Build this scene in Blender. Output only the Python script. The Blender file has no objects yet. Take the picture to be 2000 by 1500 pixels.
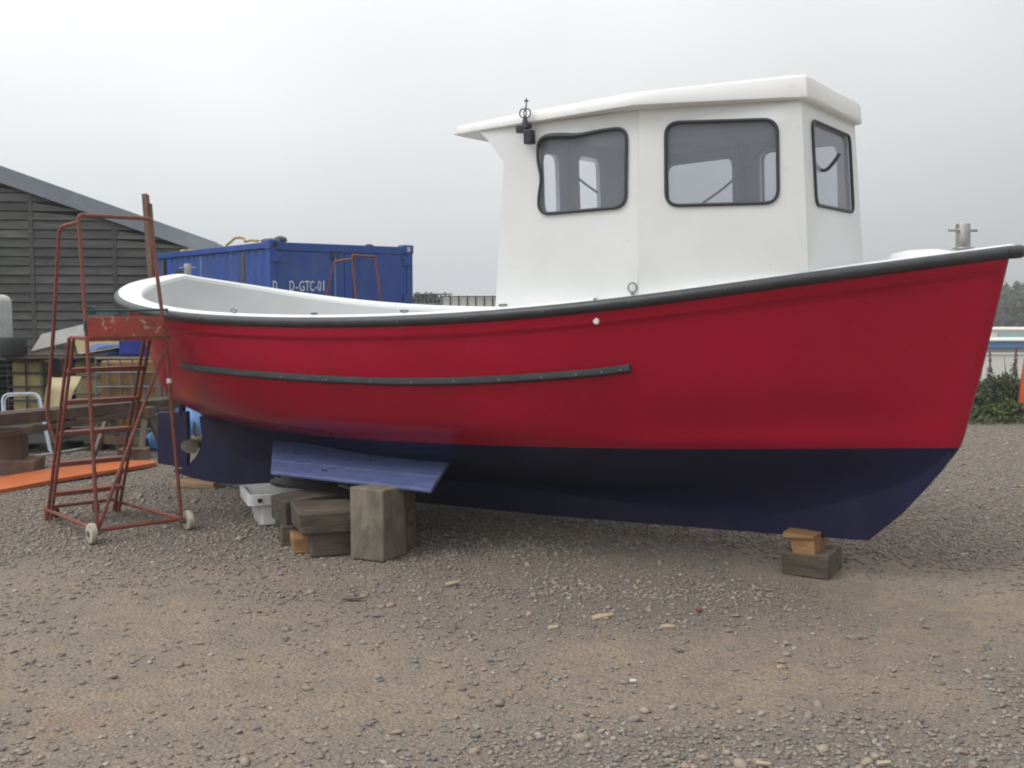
import bpy, bmesh, math, random
import numpy as np
from mathutils import Vector, Matrix, noise
from mathutils.geometry import tessellate_polygon

random.seed(7)
rng = np.random.default_rng(11)
SC = bpy.context.scene
COL = SC.collection
rad = math.radians

# ------------------------------------------------------------------ camera, sky, sun, exposure
CAM_H = 1.68
FPX = 2021.0                                   # focal length in photograph pixels (2000 wide)
PITCH = math.atan(155 / FPX)
cam_d = bpy.data.cameras.new('camera')
cam_d.sensor_width = 36.0
cam_d.lens = 36.0 * FPX / 2000.0
cam_d.clip_start = 0.05
cam_d.clip_end = 2000
cam = bpy.data.objects.new('camera', cam_d)
COL.objects.link(cam)
cam.location = (0, 0, CAM_H)
cam.rotation_euler = (rad(90) - PITCH, 0, 0)
SC.camera = cam

SUN_EL, SUN_AZ = rad(52), rad(238)             # azimuth measured clockwise from +Y
world = bpy.data.worlds.new('World')
SC.world = world
world.use_nodes = True
nt = world.node_tree
for n in list(nt.nodes):
    nt.nodes.remove(n)
N = nt.nodes.new
L = nt.links.new
w_out = N('ShaderNodeOutputWorld')
w_bg = N('ShaderNodeBackground')
w_bg.inputs['Strength'].default_value = 0.1
sky = N('ShaderNodeTexSky')
sky.sky_type = 'NISHITA'
sky.sun_disc = False
sky.sun_elevation = SUN_EL
sky.sun_rotation = SUN_AZ
sky.air_density = 1.0
sky.dust_density = 4.0
tc = N('ShaderNodeTexCoord')
sep = N('ShaderNodeSeparateXYZ')
L(tc.outputs['Generated'], sep.inputs[0])
ramp = N('ShaderNodeValToRGB')                 # overcast cloud deck: brighter with height
ramp.color_ramp.elements[0].position = 0.0
ramp.color_ramp.elements[0].color = (0.385, 0.40, 0.42, 1)
ramp.color_ramp.elements[1].position = 1.0
ramp.color_ramp.elements[1].color = (1.12, 1.12, 1.12, 1)
for pos, c in ((0.06, (0.425, 0.44, 0.455)), (0.16, (0.515, 0.528, 0.532)), (0.29, (0.60, 0.612, 0.61)), (0.5, (0.72, 0.735, 0.735)), (0.75, (0.95, 0.96, 0.96))):
    e = ramp.color_ramp.elements.new(pos)
    e.color = (*c, 1)
L(sep.outputs['Z'], ramp.inputs[0])
cl = N('ShaderNodeTexNoise')                   # soft cloud mottling
cl.inputs['Scale'].default_value = 1.6
cl.inputs['Detail'].default_value = 4
cl.inputs['Roughness'].default_value = 0.45
L(tc.outputs['Generated'], cl.inputs['Vector'])
clr = N('ShaderNodeMapRange')
clr.inputs['From Min'].default_value = 0.3
clr.inputs['From Max'].default_value = 0.7
clr.inputs["To Min"].default_value = 0.84
clr.inputs['To Max'].default_value = 1.10
L(cl.outputs['Fac'], clr.inputs['Value'])
# thinner cloud on the sun's side: whole deck is brighter towards the left
dirn = N('ShaderNodeVectorMath')
dirn.operation = 'DOT_PRODUCT'
L(tc.outputs['Generated'], dirn.inputs[0])
dirn.inputs[1].default_value = (math.sin(rad(-60)), math.cos(rad(-60)) * 0.3, 0.2)
dmap = N('ShaderNodeMapRange')
dmap.inputs['From Min'].default_value = -0.9
dmap.inputs['From Max'].default_value = 0.9
dmap.inputs['To Min'].default_value = 0.56
dmap.inputs['To Max'].default_value = 1.40
L(dirn.outputs['Value'], dmap.inputs['Value'])
mul0 = N('ShaderNodeMath')
mul0.operation = 'MULTIPLY'
L(clr.outputs[0], mul0.inputs[0])
L(dmap.outputs[0], mul0.inputs[1])
mul1 = N('ShaderNodeMath')
mul1.operation = 'MULTIPLY'
mul1.inputs[1].default_value = 13.0
L(mul0.outputs[0], mul1.inputs[0])
mulc = N('ShaderNodeVectorMath')
mulc.operation = 'SCALE'
L(ramp.outputs['Color'], mulc.inputs[0])
L(mul1.outputs[0], mulc.inputs['Scale'])
hs = N('ShaderNodeHueSaturation')
hs.inputs['Saturation'].default_value = 0.3
L(sky.outputs[0], hs.inputs['Color'])
mix = N('ShaderNodeMixRGB')
mix.inputs[0].default_value = 0.93
L(hs.outputs[0], mix.inputs[1])
L(mulc.outputs[0], mix.inputs[2])
L(mix.outputs[0], w_bg.inputs['Color'])
L(w_bg.outputs[0], w_out.inputs[0])

sun_d = bpy.data.lights.new('sun', 'SUN')
sun_d.energy = 0.9
sun_d.angle = rad(25)
sun_d.color = (1.0, 0.995, 0.98)
sun = bpy.data.objects.new('sun', sun_d)
COL.objects.link(sun)
sd = Vector((math.sin(SUN_AZ) * math.cos(SUN_EL), math.cos(SUN_AZ) * math.cos(SUN_EL), math.sin(SUN_EL)))
sun.rotation_euler = sd.to_track_quat('Z', 'Y').to_euler()

vs = SC.view_settings
vs.view_transform = 'Standard'
vs.look = 'None'
vs.exposure = 0.28
vs.gamma = 1.0
vs.use_curve_mapping = False
try:
    SC.cycles.filter_width = 2.0
    SC.cycles.max_bounces = 8
    SC.cycles.transparent_max_bounces = 16
except Exception:
    pass

# ------------------------------------------------------------------ picture-to-place helpers (photo pixels, 2000 wide)
CP, SP = math.cos(PITCH), math.sin(PITCH)
CAMV = Vector((0, 0, CAM_H))


def ray(px, py):
    a, b = (px - 1000) / FPX, (750 - py) / FPX
    return Vector((a, CP + b * SP, -SP + b * CP))


def atY(px, py, Y):
    r = ray(px, py)
    return CAMV + r * (Y / r.y)


def atZ(px, py, Z=0.0):
    r = ray(px, py)
    return CAMV + r * ((Z - CAM_H) / r.z)


# ------------------------------------------------------------------ materials
MATS = {}


def mat(name, c, rough=0.6, c2=None, nscale=6.0, bump=0.0, bscale=30.0, metal=0.0, stretch=None, spec=0.5, c3=None, n3=1.5,
        lo=0.35, hi=0.65, lo3=0.5, hi3=0.75, coat=0.0, perobj=0.0, rough2=None, detail=6):
    """Principled material: base colour c mottled with c2 (fine) and c3 (broad stains), bump, per-object tint."""
    m = bpy.data.materials.new(name)
    m.use_nodes = True
    t = m.node_tree
    b = t.nodes['Principled BSDF']
    b.inputs['Roughness'].default_value = rough
    b.inputs['Metallic'].default_value = metal
    b.inputs['Specular IOR Level'].default_value = spec
    if coat:
        b.inputs['Coat Weight'].default_value = coat
        b.inputs['Coat Roughness'].default_value = 0.12
    b.inputs['Base Color'].default_value = (*c, 1)
    tco = t.nodes.new('ShaderNodeTexCoord')
    vec = tco.outputs['Object']
    if stretch:
        mp = t.nodes.new('ShaderNodeMapping')
        mp.inputs['Scale'].default_value = stretch
        t.links.new(vec, mp.inputs[0])
        vec = mp.outputs[0]
    if perobj:
        oi = t.nodes.new('ShaderNodeObjectInfo')
        ad = t.nodes.new('ShaderNodeVectorMath')
        ad.operation = 'SCALE'
        ad.inputs['Scale'].default_value = 1.0
        cx = t.nodes.new('ShaderNodeCombineXYZ')
        mm = t.nodes.new('ShaderNodeMath')
        mm.operation = 'MULTIPLY'
        mm.inputs[1].default_value = 37.0
        t.links.new(oi.outputs['Random'], mm.inputs[0])
        for k in range(3):
            t.links.new(mm.outputs[0], cx.inputs[k])
        av = t.nodes.new('ShaderNodeVectorMath')
        t.links.new(vec, av.inputs[0])
        t.links.new(cx.outputs[0], av.inputs[1])
        vec = av.outputs[0]
    col = None

    def noise_fac(scale, a, z, det=detail):
        nn = t.nodes.new('ShaderNodeTexNoise')
        nn.inputs['Scale'].default_value = scale
        nn.inputs['Detail'].default_value = det
        nn.inputs['Roughness'].default_value = 0.6
        t.links.new(vec, nn.inputs['Vector'])
        mr = t.nodes.new('ShaderNodeMapRange')
        mr.inputs['From Min'].default_value = a
        mr.inputs['From Max'].default_value = z
        t.links.new(nn.outputs['Fac'], mr.inputs['Value'])
        return mr.outputs[0]
    if c2 is not None:
        f = noise_fac(nscale, lo, hi)
        mx = t.nodes.new('ShaderNodeMixRGB')
        mx.inputs[1].default_value = (*c, 1)
        mx.inputs[2].default_value = (*c2, 1)
        t.links.new(f, mx.inputs[0])
        col = mx.outputs[0]
        if rough2 is not None:
            rr = t.nodes.new('ShaderNodeMapRange')
            rr.inputs['To Min'].default_value = rough
            rr.inputs['To Max'].default_value = rough2
            t.links.new(f, rr.inputs['Value'])
            t.links.new(rr.outputs[0], b.inputs['Roughness'])
    if c3 is not None:
        f = noise_fac(n3, lo3, hi3)
        mx = t.nodes.new('ShaderNodeMixRGB')
        mx.inputs[2].default_value = (*c3, 1)
        if col is None:
            mx.inputs[1].default_value = (*c, 1)
        else:
            t.links.new(col, mx.inputs[1])
        t.links.new(f, mx.inputs[0])
        col = mx.outputs[0]
    if perobj:
        hsv = t.nodes.new('ShaderNodeHueSaturation')
        mr = t.nodes.new('ShaderNodeMapRange')
        mr.inputs['To Min'].default_value = 1 - perobj
        mr.inputs['To Max'].default_value = 1 + perobj
        t.links.new(oi.outputs['Random'], mr.inputs['Value'])
        t.links.new(mr.outputs[0], hsv.inputs['Value'])
        if col is None:
            hsv.inputs['Color'].default_value = (*c, 1)
        else:
            t.links.new(col, hsv.inputs['Color'])
        col = hsv.outputs[0]
    if col is not None:
        t.links.new(col, b.inputs['Base Color'])
    if bump:
        nn = t.nodes.new('ShaderNodeTexNoise')
        nn.inputs['Scale'].default_value = bscale
        nn.inputs['Detail'].default_value = 4
        t.links.new(vec, nn.inputs['Vector'])
        bp = t.nodes.new('ShaderNodeBump')
        bp.inputs['Strength'].default_value = bump
        bp.inputs['Distance'].default_value = 0.02
        t.links.new(nn.outputs['Fac'], bp.inputs['Height'])
        t.links.new(bp.outputs[0], b.inputs['Normal'])
    MATS[name] = m
    return m


M_RED = mat('red_gelcoat', (0.37, 0.0025, 0.026), 0.25, c2=(0.31, 0.0025, 0.020), nscale=1.3, bump=0.012, bscale=3.0, spec=0.32, c3=(0.35, 0.012, 0.032), n3=9.0, lo3=0.6, hi3=0.8)
M_NAVY = mat('navy_antifouling', (0.010, 0.0105, 0.050), 0.48, spec=0.32, c2=(0.0075, 0.008, 0.036), nscale=3.0, bump=0.04, bscale=8.0, c3=(0.020, 0.021, 0.045), n3=2.2, lo3=0.55, hi3=0.8)
M_NAVYPLATE_LIT = mat('navy_skylit_plank', (0.115, 0.145, 0.30), 0.42, c2=(0.055, 0.075, 0.19), nscale=9.0, stretch=(1, 3, 3), bump=0.12, bscale=25, lo=0.42, hi=0.75)  # underbody navy made paler: sky light on the upward face put into the colour
M_WHITE = mat('white_gelcoat', (0.775, 0.79, 0.785), 0.30, c2=(0.72, 0.735, 0.73), nscale=2.0, c3=(0.52, 0.51, 0.46), n3=14.0, lo3=0.69, hi3=0.82, bump=0.02, bscale=6)
M_ROOF = mat('white_roof_gelcoat', (0.79, 0.79, 0.775), 0.42, c2=(0.58, 0.58, 0.54), nscale=11.0, lo=0.58, hi=0.85, c3=(0.40, 0.40, 0.36), n3=20.0, lo3=0.64, hi3=0.78, bump=0.03, bscale=9)
M_LINER = mat('grey_white_liner', (0.56, 0.575, 0.58), 0.45, c2=(0.49, 0.505, 0.51), nscale=1.6)
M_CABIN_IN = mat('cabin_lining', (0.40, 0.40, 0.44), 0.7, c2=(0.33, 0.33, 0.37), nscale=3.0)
M_WOODTRIM = mat('varnished_trim', (0.30, 0.17, 0.085), 0.5, c2=(0.22, 0.11, 0.05), nscale=8, stretch=(8, 8, 1))
M_RUBBER = mat('black_rubber', (0.030, 0.033, 0.038), 0.42, c2=(0.055, 0.06, 0.066), nscale=7, stretch=(1, 3, 3), bump=0.05, bscale=15, lo=0.4, hi=0.8)
M_BLACK = mat('black_plastic', (0.022, 0.026, 0.032), 0.45)
M_SEAL = mat('window_rubber', (0.028, 0.036, 0.045), 0.5)
M_STEEL = mat('stainless', (0.46, 0.46, 0.445), 0.34, metal=0.9, c2=(0.33, 0.325, 0.31), nscale=12)
M_WIRE = mat('dull_wire', (0.16, 0.155, 0.145), 0.5, metal=0.5)
M_BRONZE = mat('weathered_bronze', (0.19, 0.17, 0.12), 0.55, c2=(0.12, 0.12, 0.09), nscale=14, metal=0.35)
M_LADDER = mat('rusty_red_paint', (0.215, 0.046, 0.032), 0.6, c2=(0.13, 0.055, 0.034), nscale=11, lo=0.42, hi=0.62, c3=(0.30, 0.13, 0.07), n3=26, lo3=0.6, hi3=0.75, bump=0.08, bscale=60)
M_LADDERPANEL = mat('scuffed_red_panel', (0.40, 0.055, 0.040), 0.5, c2=(0.24, 0.055, 0.035), nscale=7, c3=(0.46, 0.36, 0.24), n3=17, lo3=0.60, hi3=0.68, bump=0.05)
M_WHEEL = mat('dirty_white_nylon', (0.55, 0.52, 0.44), 0.55, c2=(0.34, 0.31, 0.25), nscale=16)
M_TIMBER = mat('weathered_timber', (0.205, 0.178, 0.14), 0.9, c2=(0.125, 0.108, 0.085), nscale=12, stretch=(1.5, 1.5, 0.6), bump=0.35, bscale=35, c3=(0.27, 0.23, 0.17), n3=3.5, perobj=0.12)
M_TIMBERDK = mat('dark_old_timber', (0.115, 0.085, 0.06), 0.85, c2=(0.055, 0.045, 0.038), nscale=11, stretch=(0.5, 2, 2), bump=0.4, bscale=30, c3=(0.16, 0.12, 0.085), n3=4, perobj=0.25)
M_PINE = mat('orange_pine', (0.33, 0.185, 0.075), 0.75, c2=(0.21, 0.115, 0.05), nscale=10, stretch=(0.4, 3, 3), bump=0.15, bscale=35, perobj=0.12)
M_PLANKY = mat('pale_plank', (0.36, 0.24, 0.13), 0.75, c2=(0.24, 0.16, 0.09), nscale=9, stretch=(0.4, 3, 3), bump=0.15)
M_FISHBOX = mat('white_fishbox_plastic', (0.68, 0.69, 0.68), 0.42, c2=(0.55, 0.55, 0.52), nscale=7)
M_CABLE = mat('grey_hose', (0.06, 0.065, 0.065), 0.55)
M_SHED = mat('tarred_board', (0.082, 0.085, 0.080), 0.85, c2=(0.052, 0.055, 0.052), nscale=7, stretch=(0.5, 1, 4), bump=0.25, bscale=25, c3=(0.135, 0.132, 0.122), n3=2.5, lo3=0.5, hi3=0.8, perobj=0.22)
M_SHEDDK = mat('shed_dark', (0.022, 0.022, 0.022), 0.9)
M_FASCIA = mat('grey_roof_sheet', (0.20, 0.225, 0.265), 0.45, c2=(0.165, 0.19, 0.225), nscale=1.5, c3=(0.25, 0.27, 0.30), n3=3)
M_BLUE = mat('container_blue', (0.022, 0.075, 0.32), 0.45, c2=(0.020, 0.062, 0.255), nscale=2.0, stretch=(1, 1, 0.4), c3=(0.05, 0.10, 0.27), n3=3.0, bump=0.03)
M_BLUELT = mat('container_patch', (0.10, 0.19, 0.42), 0.55, c2=(0.08, 0.15, 0.36), nscale=5)
M_RUST = mat('rust_stain', (0.11, 0.085, 0.05), 0.8, c2=(0.07, 0.055, 0.04), nscale=9)
M_LETTER = mat('white_stencil_paint', (0.72, 0.74, 0.76), 0.6, c2=(0.5, 0.54, 0.62), nscale=18, lo=0.5, hi=0.7)
M_TANK = mat('yellowed_tank', (0.42, 0.345, 0.165), 0.5, c2=(0.34, 0.265, 0.11), nscale=3.5, c3=(0.22, 0.16, 0.06), n3=2.5)
M_TANKBR = mat('brown_tank', (0.30, 0.165, 0.05), 0.5, c2=(0.20, 0.11, 0.035), nscale=4, c3=(0.13, 0.09, 0.04), n3=3)
M_TANKWH = mat('white_tank', (0.62, 0.63, 0.57), 0.5, c2=(0.55, 0.55, 0.45), nscale=3)
M_GALV = mat('galvanised_bar', (0.20, 0.215, 0.225), 0.5, metal=0.4, c2=(0.14, 0.15, 0.16), nscale=10)
M_DKBAR = mat('dark_bar', (0.05, 0.055, 0.065), 0.5, metal=0.2)
M_TUBE = mat('pale_blue_tube', (0.40, 0.47, 0.52), 0.4, metal=0.2, c2=(0.32, 0.38, 0.43), nscale=12)
M_FOAM = mat('beige_foam', (0.40, 0.34, 0.19), 0.8, c2=(0.33, 0.28, 0.15), nscale=8, bump=0.05)
M_BEAM = mat('brown_beam', (0.075, 0.05, 0.036), 0.75, c2=(0.055, 0.038, 0.03), nscale=6, stretch=(0.3, 2, 2), bump=0.2, bscale=25, c3=(0.16, 0.11, 0.08), n3=3, perobj=0.15)
M_ORANGE = mat('orange_board_paint', (0.52, 0.13, 0.025), 0.55, c2=(0.43, 0.10, 0.02), nscale=4, c3=(0.34, 0.11, 0.045), n3=6, lo3=0.58, hi3=0.75)
M_GREYBOARD = mat('grey_board', (0.36, 0.355, 0.34), 0.6, c2=(0.28, 0.275, 0.26), nscale=6)
M_TARPBLUE = mat('blue_tarpaulin', (0.035, 0.10, 0.30), 0.45, c2=(0.02, 0.055, 0.17), nscale=5)
M_CRATEBLUE = mat('blue_crate_plastic', (0.018, 0.045, 0.33), 0.4, c2=(0.014, 0.034, 0.25), nscale=6)
M_TARPLT = mat('pale_blue_tarpaulin', (0.10, 0.24, 0.52), 0.45, c2=(0.07, 0.18, 0.42), nscale=5)
M_ROPE = mat('teal_rope', (0.055, 0.105, 0.105), 0.85, c2=(0.035, 0.07, 0.075), nscale=40)
M_YELLOW = mat('ochre_hose', (0.33, 0.22, 0.06), 0.6, c2=(0.26, 0.17, 0.05), nscale=10)
M_POST = mat('brown_post', (0.17, 0.105, 0.075), 0.8, c2=(0.11, 0.065, 0.048), nscale=5, stretch=(3, 3, 0.3), bump=0.1, perobj=0.12)
M_VANWHITE = mat('pale_plastic', (0.52, 0.53, 0.50), 0.55, c2=(0.42, 0.43, 0.40), nscale=9, c3=(0.28, 0.28, 0.25), n3=14, lo3=0.62, hi3=0.8)
M_TYRE = mat('tyre_rubber', (0.022, 0.023, 0.025), 0.8)
M_LEAFDK = mat('dark_leaf', (0.040, 0.062, 0.030), 0.7, c2=(0.075, 0.10, 0.042), nscale=9)
M_LEAFLT = mat('grass_leaf', (0.085, 0.105, 0.030), 0.7, c2=(0.06, 0.085, 0.028), nscale=9)
M_STEM = mat('weed_stem', (0.10, 0.07, 0.045), 0.8)
M_FLOWER = mat('pink_flower', (0.30, 0.17, 0.245), 0.7, c2=(0.23, 0.12, 0.17), nscale=20)
M_WOODS = mat('woodland_leaf', (0.035, 0.050, 0.030), 0.8, c2=(0.06, 0.075, 0.035), nscale=0.25)
M_CARAVAN = mat('caravan_white', (0.66, 0.66, 0.61), 0.4)
M_CARAVANGREY = mat('caravan_grey', (0.33, 0.33, 0.34), 0.5)
M_TRIMBLUE = mat('blue_trim', (0.10, 0.23, 0.46), 0.5)
M_TEALGLASS = mat('caravan_glass', (0.33, 0.52, 0.52), 0.15)
M_BARRIER = mat('orange_plastic', (0.62, 0.10, 0.035), 0.5, c2=(0.5, 0.08, 0.03), nscale=5)
M_POLE = mat('pole_wood', (0.12, 0.11, 0.10), 0.85)
M_STONE = mat('gravel_stone', (0.20, 0.175, 0.16), 0.85, c2=(0.15, 0.135, 0.13), nscale=30, c3=(0.24, 0.19, 0.15), n3=2.0, lo3=0.4, hi3=0.7)
M_CHIP = mat('wood_chip', (0.40, 0.32, 0.225), 0.8, c2=(0.33, 0.26, 0.18), nscale=20)


def glass_mat():
    m = bpy.data.materials.new('cabin_glass')
    m.use_nodes = True
    t = m.node_tree
    for n in list(t.nodes):
        t.nodes.remove(n)
    o = t.nodes.new('ShaderNodeOutputMaterial')
    tr = t.nodes.new('ShaderNodeBsdfTransparent')
    tr.inputs[0].default_value = (0.93, 0.935, 0.95, 1)
    gl = t.nodes.new('ShaderNodeBsdfGlossy')
    gl.inputs['Roughness'].default_value = 0.06
    gl.inputs[0].default_value = (0.9, 0.92, 0.95, 1)
    df = t.nodes.new('ShaderNodeBsdfDiffuse')
    df.inputs[0].default_value = (0.50, 0.54, 0.62, 1)
    fr = t.nodes.new('ShaderNodeFresnel')
    fr.inputs[0].default_value = 1.45
    m1 = t.nodes.new('ShaderNodeMixShader')
    m1.inputs[0].default_value = 0.16            # dirt film, with the hazy whitish reflection put into its diffuse colour
    t.links.new(tr.outputs[0], m1.inputs[1])
    t.links.new(df.outputs[0], m1.inputs[2])
    ge = t.nodes.new('ShaderNodeNewGeometry')
    iv = t.nodes.new('ShaderNodeMath')                # only the outer face of the pane mirrors
    iv.operation = 'SUBTRACT'
    iv.inputs[0].default_value = 1.0
    t.links.new(ge.outputs['Backfacing'], iv.inputs[1])
    fm = t.nodes.new('ShaderNodeMath')
    fm.operation = 'MULTIPLY'
    t.links.new(fr.outputs[0], fm.inputs[0])
    t.links.new(iv.outputs[0], fm.inputs[1])
    m2 = t.nodes.new('ShaderNodeMixShader')
    t.links.new(fm.outputs[0], m2.inputs[0])
    t.links.new(m1.outputs[0], m2.inputs[1])
    t.links.new(gl.outputs[0], m2.inputs[2])
    t.links.new(m2.outputs[0], o.inputs[0])
    return m


M_GLASS = glass_mat()


# ------------------------------------------------------------------ mesh builder
class MB:
    def __init__(self):
        self.v, self.f = [], []

    def add(self, vs, fs):
        b = len(self.v)
        self.v.extend(tuple(p) for p in vs)
        self.f.extend(tuple(i + b for i in f) for f in fs)
        return self

    def hexa(self, p):
        """eight corners: bottom ring 0-3, top ring 4-7"""
        return self.add(p, [(0, 3, 2, 1), (4, 5, 6, 7), (0, 1, 5, 4), (1, 2, 6, 5), (2, 3, 7, 6), (3, 0, 4, 7)])

    def box(self, c, s, R=None):
        c = Vector(c)
        pts = []
        for z in (-.5, .5):
            for x, y in ((-.5, -.5), (.5, -.5), (.5, .5), (-.5, .5)):
                p = Vector((x * s[0], y * s[1], z * s[2]))
                pts.append(c + (R @ p if R is not None else p))
        return self.hexa(pts)

    def bar(self, p, q, w, h, up=(0, 0, 1), off=0):
        p, q = Vector(p), Vector(q)
        d = (q - p).normalized()
        s = d.cross(Vector(up))
        if s.length < 1e-4:
            s = d.cross(Vector((0, 1, 0)))
        s.normalize()
        u = s.cross(d)
        pts = []
        for e in (p, q):
            pts += [e - s * w / 2 - u * h / 2, e + s * w / 2 - u * h / 2, e + s * w / 2 + u * h / 2, e - s * w / 2 + u * h / 2]
        return self.hexa(pts)

    def tube(self, pts, r, n=8, closed=False, cap=True):
        P = [Vector(p) for p in pts]
        m = len(P)
        rs = r if hasattr(r, '__len__') else [r] * m
        d0 = (P[1] - P[0]).normalized()
        nrm = d0.cross(Vector((0, 0, 1)))
        if nrm.length < 1e-3:
            nrm = d0.cross(Vector((0, 1, 0)))
        nrm.normalize()
        vs, fs = [], []
        for i in range(m):
            if closed:
                d = P[(i + 1) % m] - P[i - 1]
            else:
                d = P[min(i + 1, m - 1)] - P[max(i - 1, 0)]
            d.normalize()
            nrm = (nrm - d * nrm.dot(d))
            if nrm.length < 1e-6:
                nrm = d.orthogonal()
            nrm.normalize()
            bn = d.cross(nrm)
            for k in range(n):
                a = 2 * math.pi * k / n
                vs.append(P[i] + (nrm * math.cos(a) + bn * math.sin(a)) * rs[i])
        for i in range(m if closed else m - 1):
            j = (i + 1) % m
            for k in range(n):
                l = (k + 1) % n
                fs.append((i * n + k, i * n + l, j * n + l, j * n + k))
        if cap and not closed:
            fs.append(tuple(range(n))[::-1])
            fs.append(tuple((m - 1) * n + k for k in range(n)))
        return self.add(vs, fs)

    def cyl(self, p, q, r, n=20, r2=None):
        return self.tube([p, q], [r, r if r2 is None else r2], n)

    def prism(self, poly, d):
        """polygon (3d points) swept along vector d"""
        n = len(poly)
        d = Vector(d)
        vs = [Vector(p) for p in poly] + [Vector(p) + d for p in poly]
        fs = [tuple(range(n))[::-1], tuple(range(n, 2 * n))]
        fs += [(i, (i + 1) % n, n + (i + 1) % n, n + i) for i in range(n)]
        return self.add(vs, fs)

    def grid(self, rows, closed=False):
        nr, nc = len(rows), len(rows[0])
        vs = [p for r in rows for p in r]
        fs = []
        for i in range(nr - 1):
            for j in range(nc if closed else nc - 1):
                k = (j + 1) % nc
                fs.append((i * nc + j, i * nc + k, (i + 1) * nc + k, (i + 1) * nc + j))
        return self.add(vs, fs)


def link_mesh(name, me, m, parent=None):
    o = bpy.data.objects.new(name, me)
    COL.objects.link(o)
    if m is not None and not me.materials:
        me.materials.append(m)
    if parent is not None:
        o.parent = parent
    return o


def build(name, mb, m, parent=None, smooth=False, bevel=0.0, seg=2, weld=True, sharp=35):
    me = bpy.data.meshes.new(name)
    me.from_pydata([tuple(p) for p in mb.v], [], mb.f)
    bm = bmesh.new()
    bm.from_mesh(me)
    if weld:
        bmesh.ops.remove_doubles(bm, verts=bm.verts, dist=1e-5)
    bmesh.ops.recalc_face_normals(bm, faces=bm.faces)
    if bevel:
        es = [e for e in bm.edges if len(e.link_faces) == 2 and e.calc_face_angle(0) > rad(28)]
        bmesh.ops.bevel(bm, geom=es, offset=bevel, segments=seg, affect='EDGES', profile=0.5, clamp_overlap=True)
    if smooth:
        for f in bm.faces:
            f.smooth = True
        for e in bm.edges:
            if len(e.link_faces) == 2 and e.calc_face_angle(0) > rad(sharp):
                e.smooth = False
    bm.to_mesh(me)
    bm.free()
    return link_mesh(name, me, m, parent)


def tag(o, label=None, cat=None, group=None, kind=None):
    if label:
        o['label'] = label
    if cat:
        o['category'] = cat
    if group:
        o['group'] = group
    if kind:
        o['kind'] = kind
    return o


def empty(name, loc=(0, 0, 0), rz=0.0, label=None, cat=None, group=None):
    o = bpy.data.objects.new(name, None)
    COL.objects.link(o)
    o.location = loc
    o.rotation_euler = (0, 0, rz)
    o.empty_display_size = 0.2
    return tag(o, label, cat, group)


def copy_tree(o, parent=None):
    c = o.copy()
    COL.objects.link(c)
    if parent is not None:
        c.parent = parent
    for ch in [x for x in bpy.data.objects if x.parent == o]:
        copy_tree(ch, c)
    return c


def Rz(a):
    return Matrix.Rotation(a, 3, 'Z')


def arc_corner(pts, r, n=5):
    """round the inner corners of an open polyline"""
    P = [Vector(p) for p in pts]
    out = [P[0]]
    for i in range(1, len(P) - 1):
        a, b, c = P[i - 1], P[i], P[i + 1]
        d1, d2 = (a - b), (c - b)
        k = min(r, d1.length * .45, d2.length * .45)
        p, q = b + d1.normalized() * k, b + d2.normalized() * k
        for t in range(n + 1):
            t /= n
            out.append(p * (1 - t) ** 2 + b * 2 * t * (1 - t) + q * t * t)
    out.append(P[-1])
    return out


def spline_open(pts, n=8):
    P = [Vector(p) for p in pts]
    P = [P[0] * 2 - P[1]] + P + [P[-1] * 2 - P[-2]]
    out = []
    for i in range(1, len(P) - 2):
        for k in range(n):
            t = k / n
            out.append(0.5 * ((2 * P[i]) + (P[i + 1] - P[i - 1]) * t + (2 * P[i - 1] - 5 * P[i] + 4 * P[i + 1] - P[i + 2]) * t * t + (3 * P[i] - P[i - 1] - 3 * P[i + 1] + P[i + 2]) * t ** 3))
    out.append(P[-2])
    return out


# ------------------------------------------------------------------ ground
def smooth(a, b, x):
    t = np.clip((x - a) / (b - a), 0, 1)
    return t * t * (3 - 2 * t)


def ground_z(x, y):
    x = np.asarray(x, float)
    y = np.asarray(y, float)
    fall = -3.0 * smooth(16.0, 30.0, y) * smooth(0.0, 6.0, x - 2.0)      # the yard ends and the land drops on the right
    und = 0.006 * np.sin(x * 2.1 + 0.7 * np.sin(y * 1.3)) + 0.006 * np.sin(y * 2.7 + x * 0.9)
    return fall + und - 0.004


def patch(x, y):
    """how gravelly the yard is at x, y (0 bare sandy ground, 1 loose gravel)"""
    out = np.zeros(len(x))
    for i in range(len(x)):
        a = noise.noise(Vector((x[i] * 0.55 + 3.1, y[i] * 0.75 + 1.7, 0.3)))
        b_ = noise.noise(Vector((x[i] * 1.9 - 2.0, y[i] * 2.3 + 5.0, 1.3)))
        out[i] = 0.5 + 0.62 * a + 0.38 * b_
    g = out
    g += 0.9 * smooth(6.2, 7.6, y - 0.05 * x)                                          # gravelly towards the back
    g += 0.7 * np.exp(-(((x - 0.7) / 1.0) ** 2 + ((y - 5.7) / 0.55) ** 2))
    g += 0.62 * np.exp(-(((x - 0.5) / 1.6) ** 2 + ((y - 3.75) / 0.42) ** 2))
    g -= 0.50 * np.exp(-(((x + 1.6) / 1.4) ** 2 + ((y - 4.9) / 0.9) ** 2))
    g -= 0.40 * np.exp(-(((x - 1.3) / 1.2) ** 2 + ((y - 4.6) / 0.5) ** 2))
    return np.clip(g, 0, 1.15)


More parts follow.
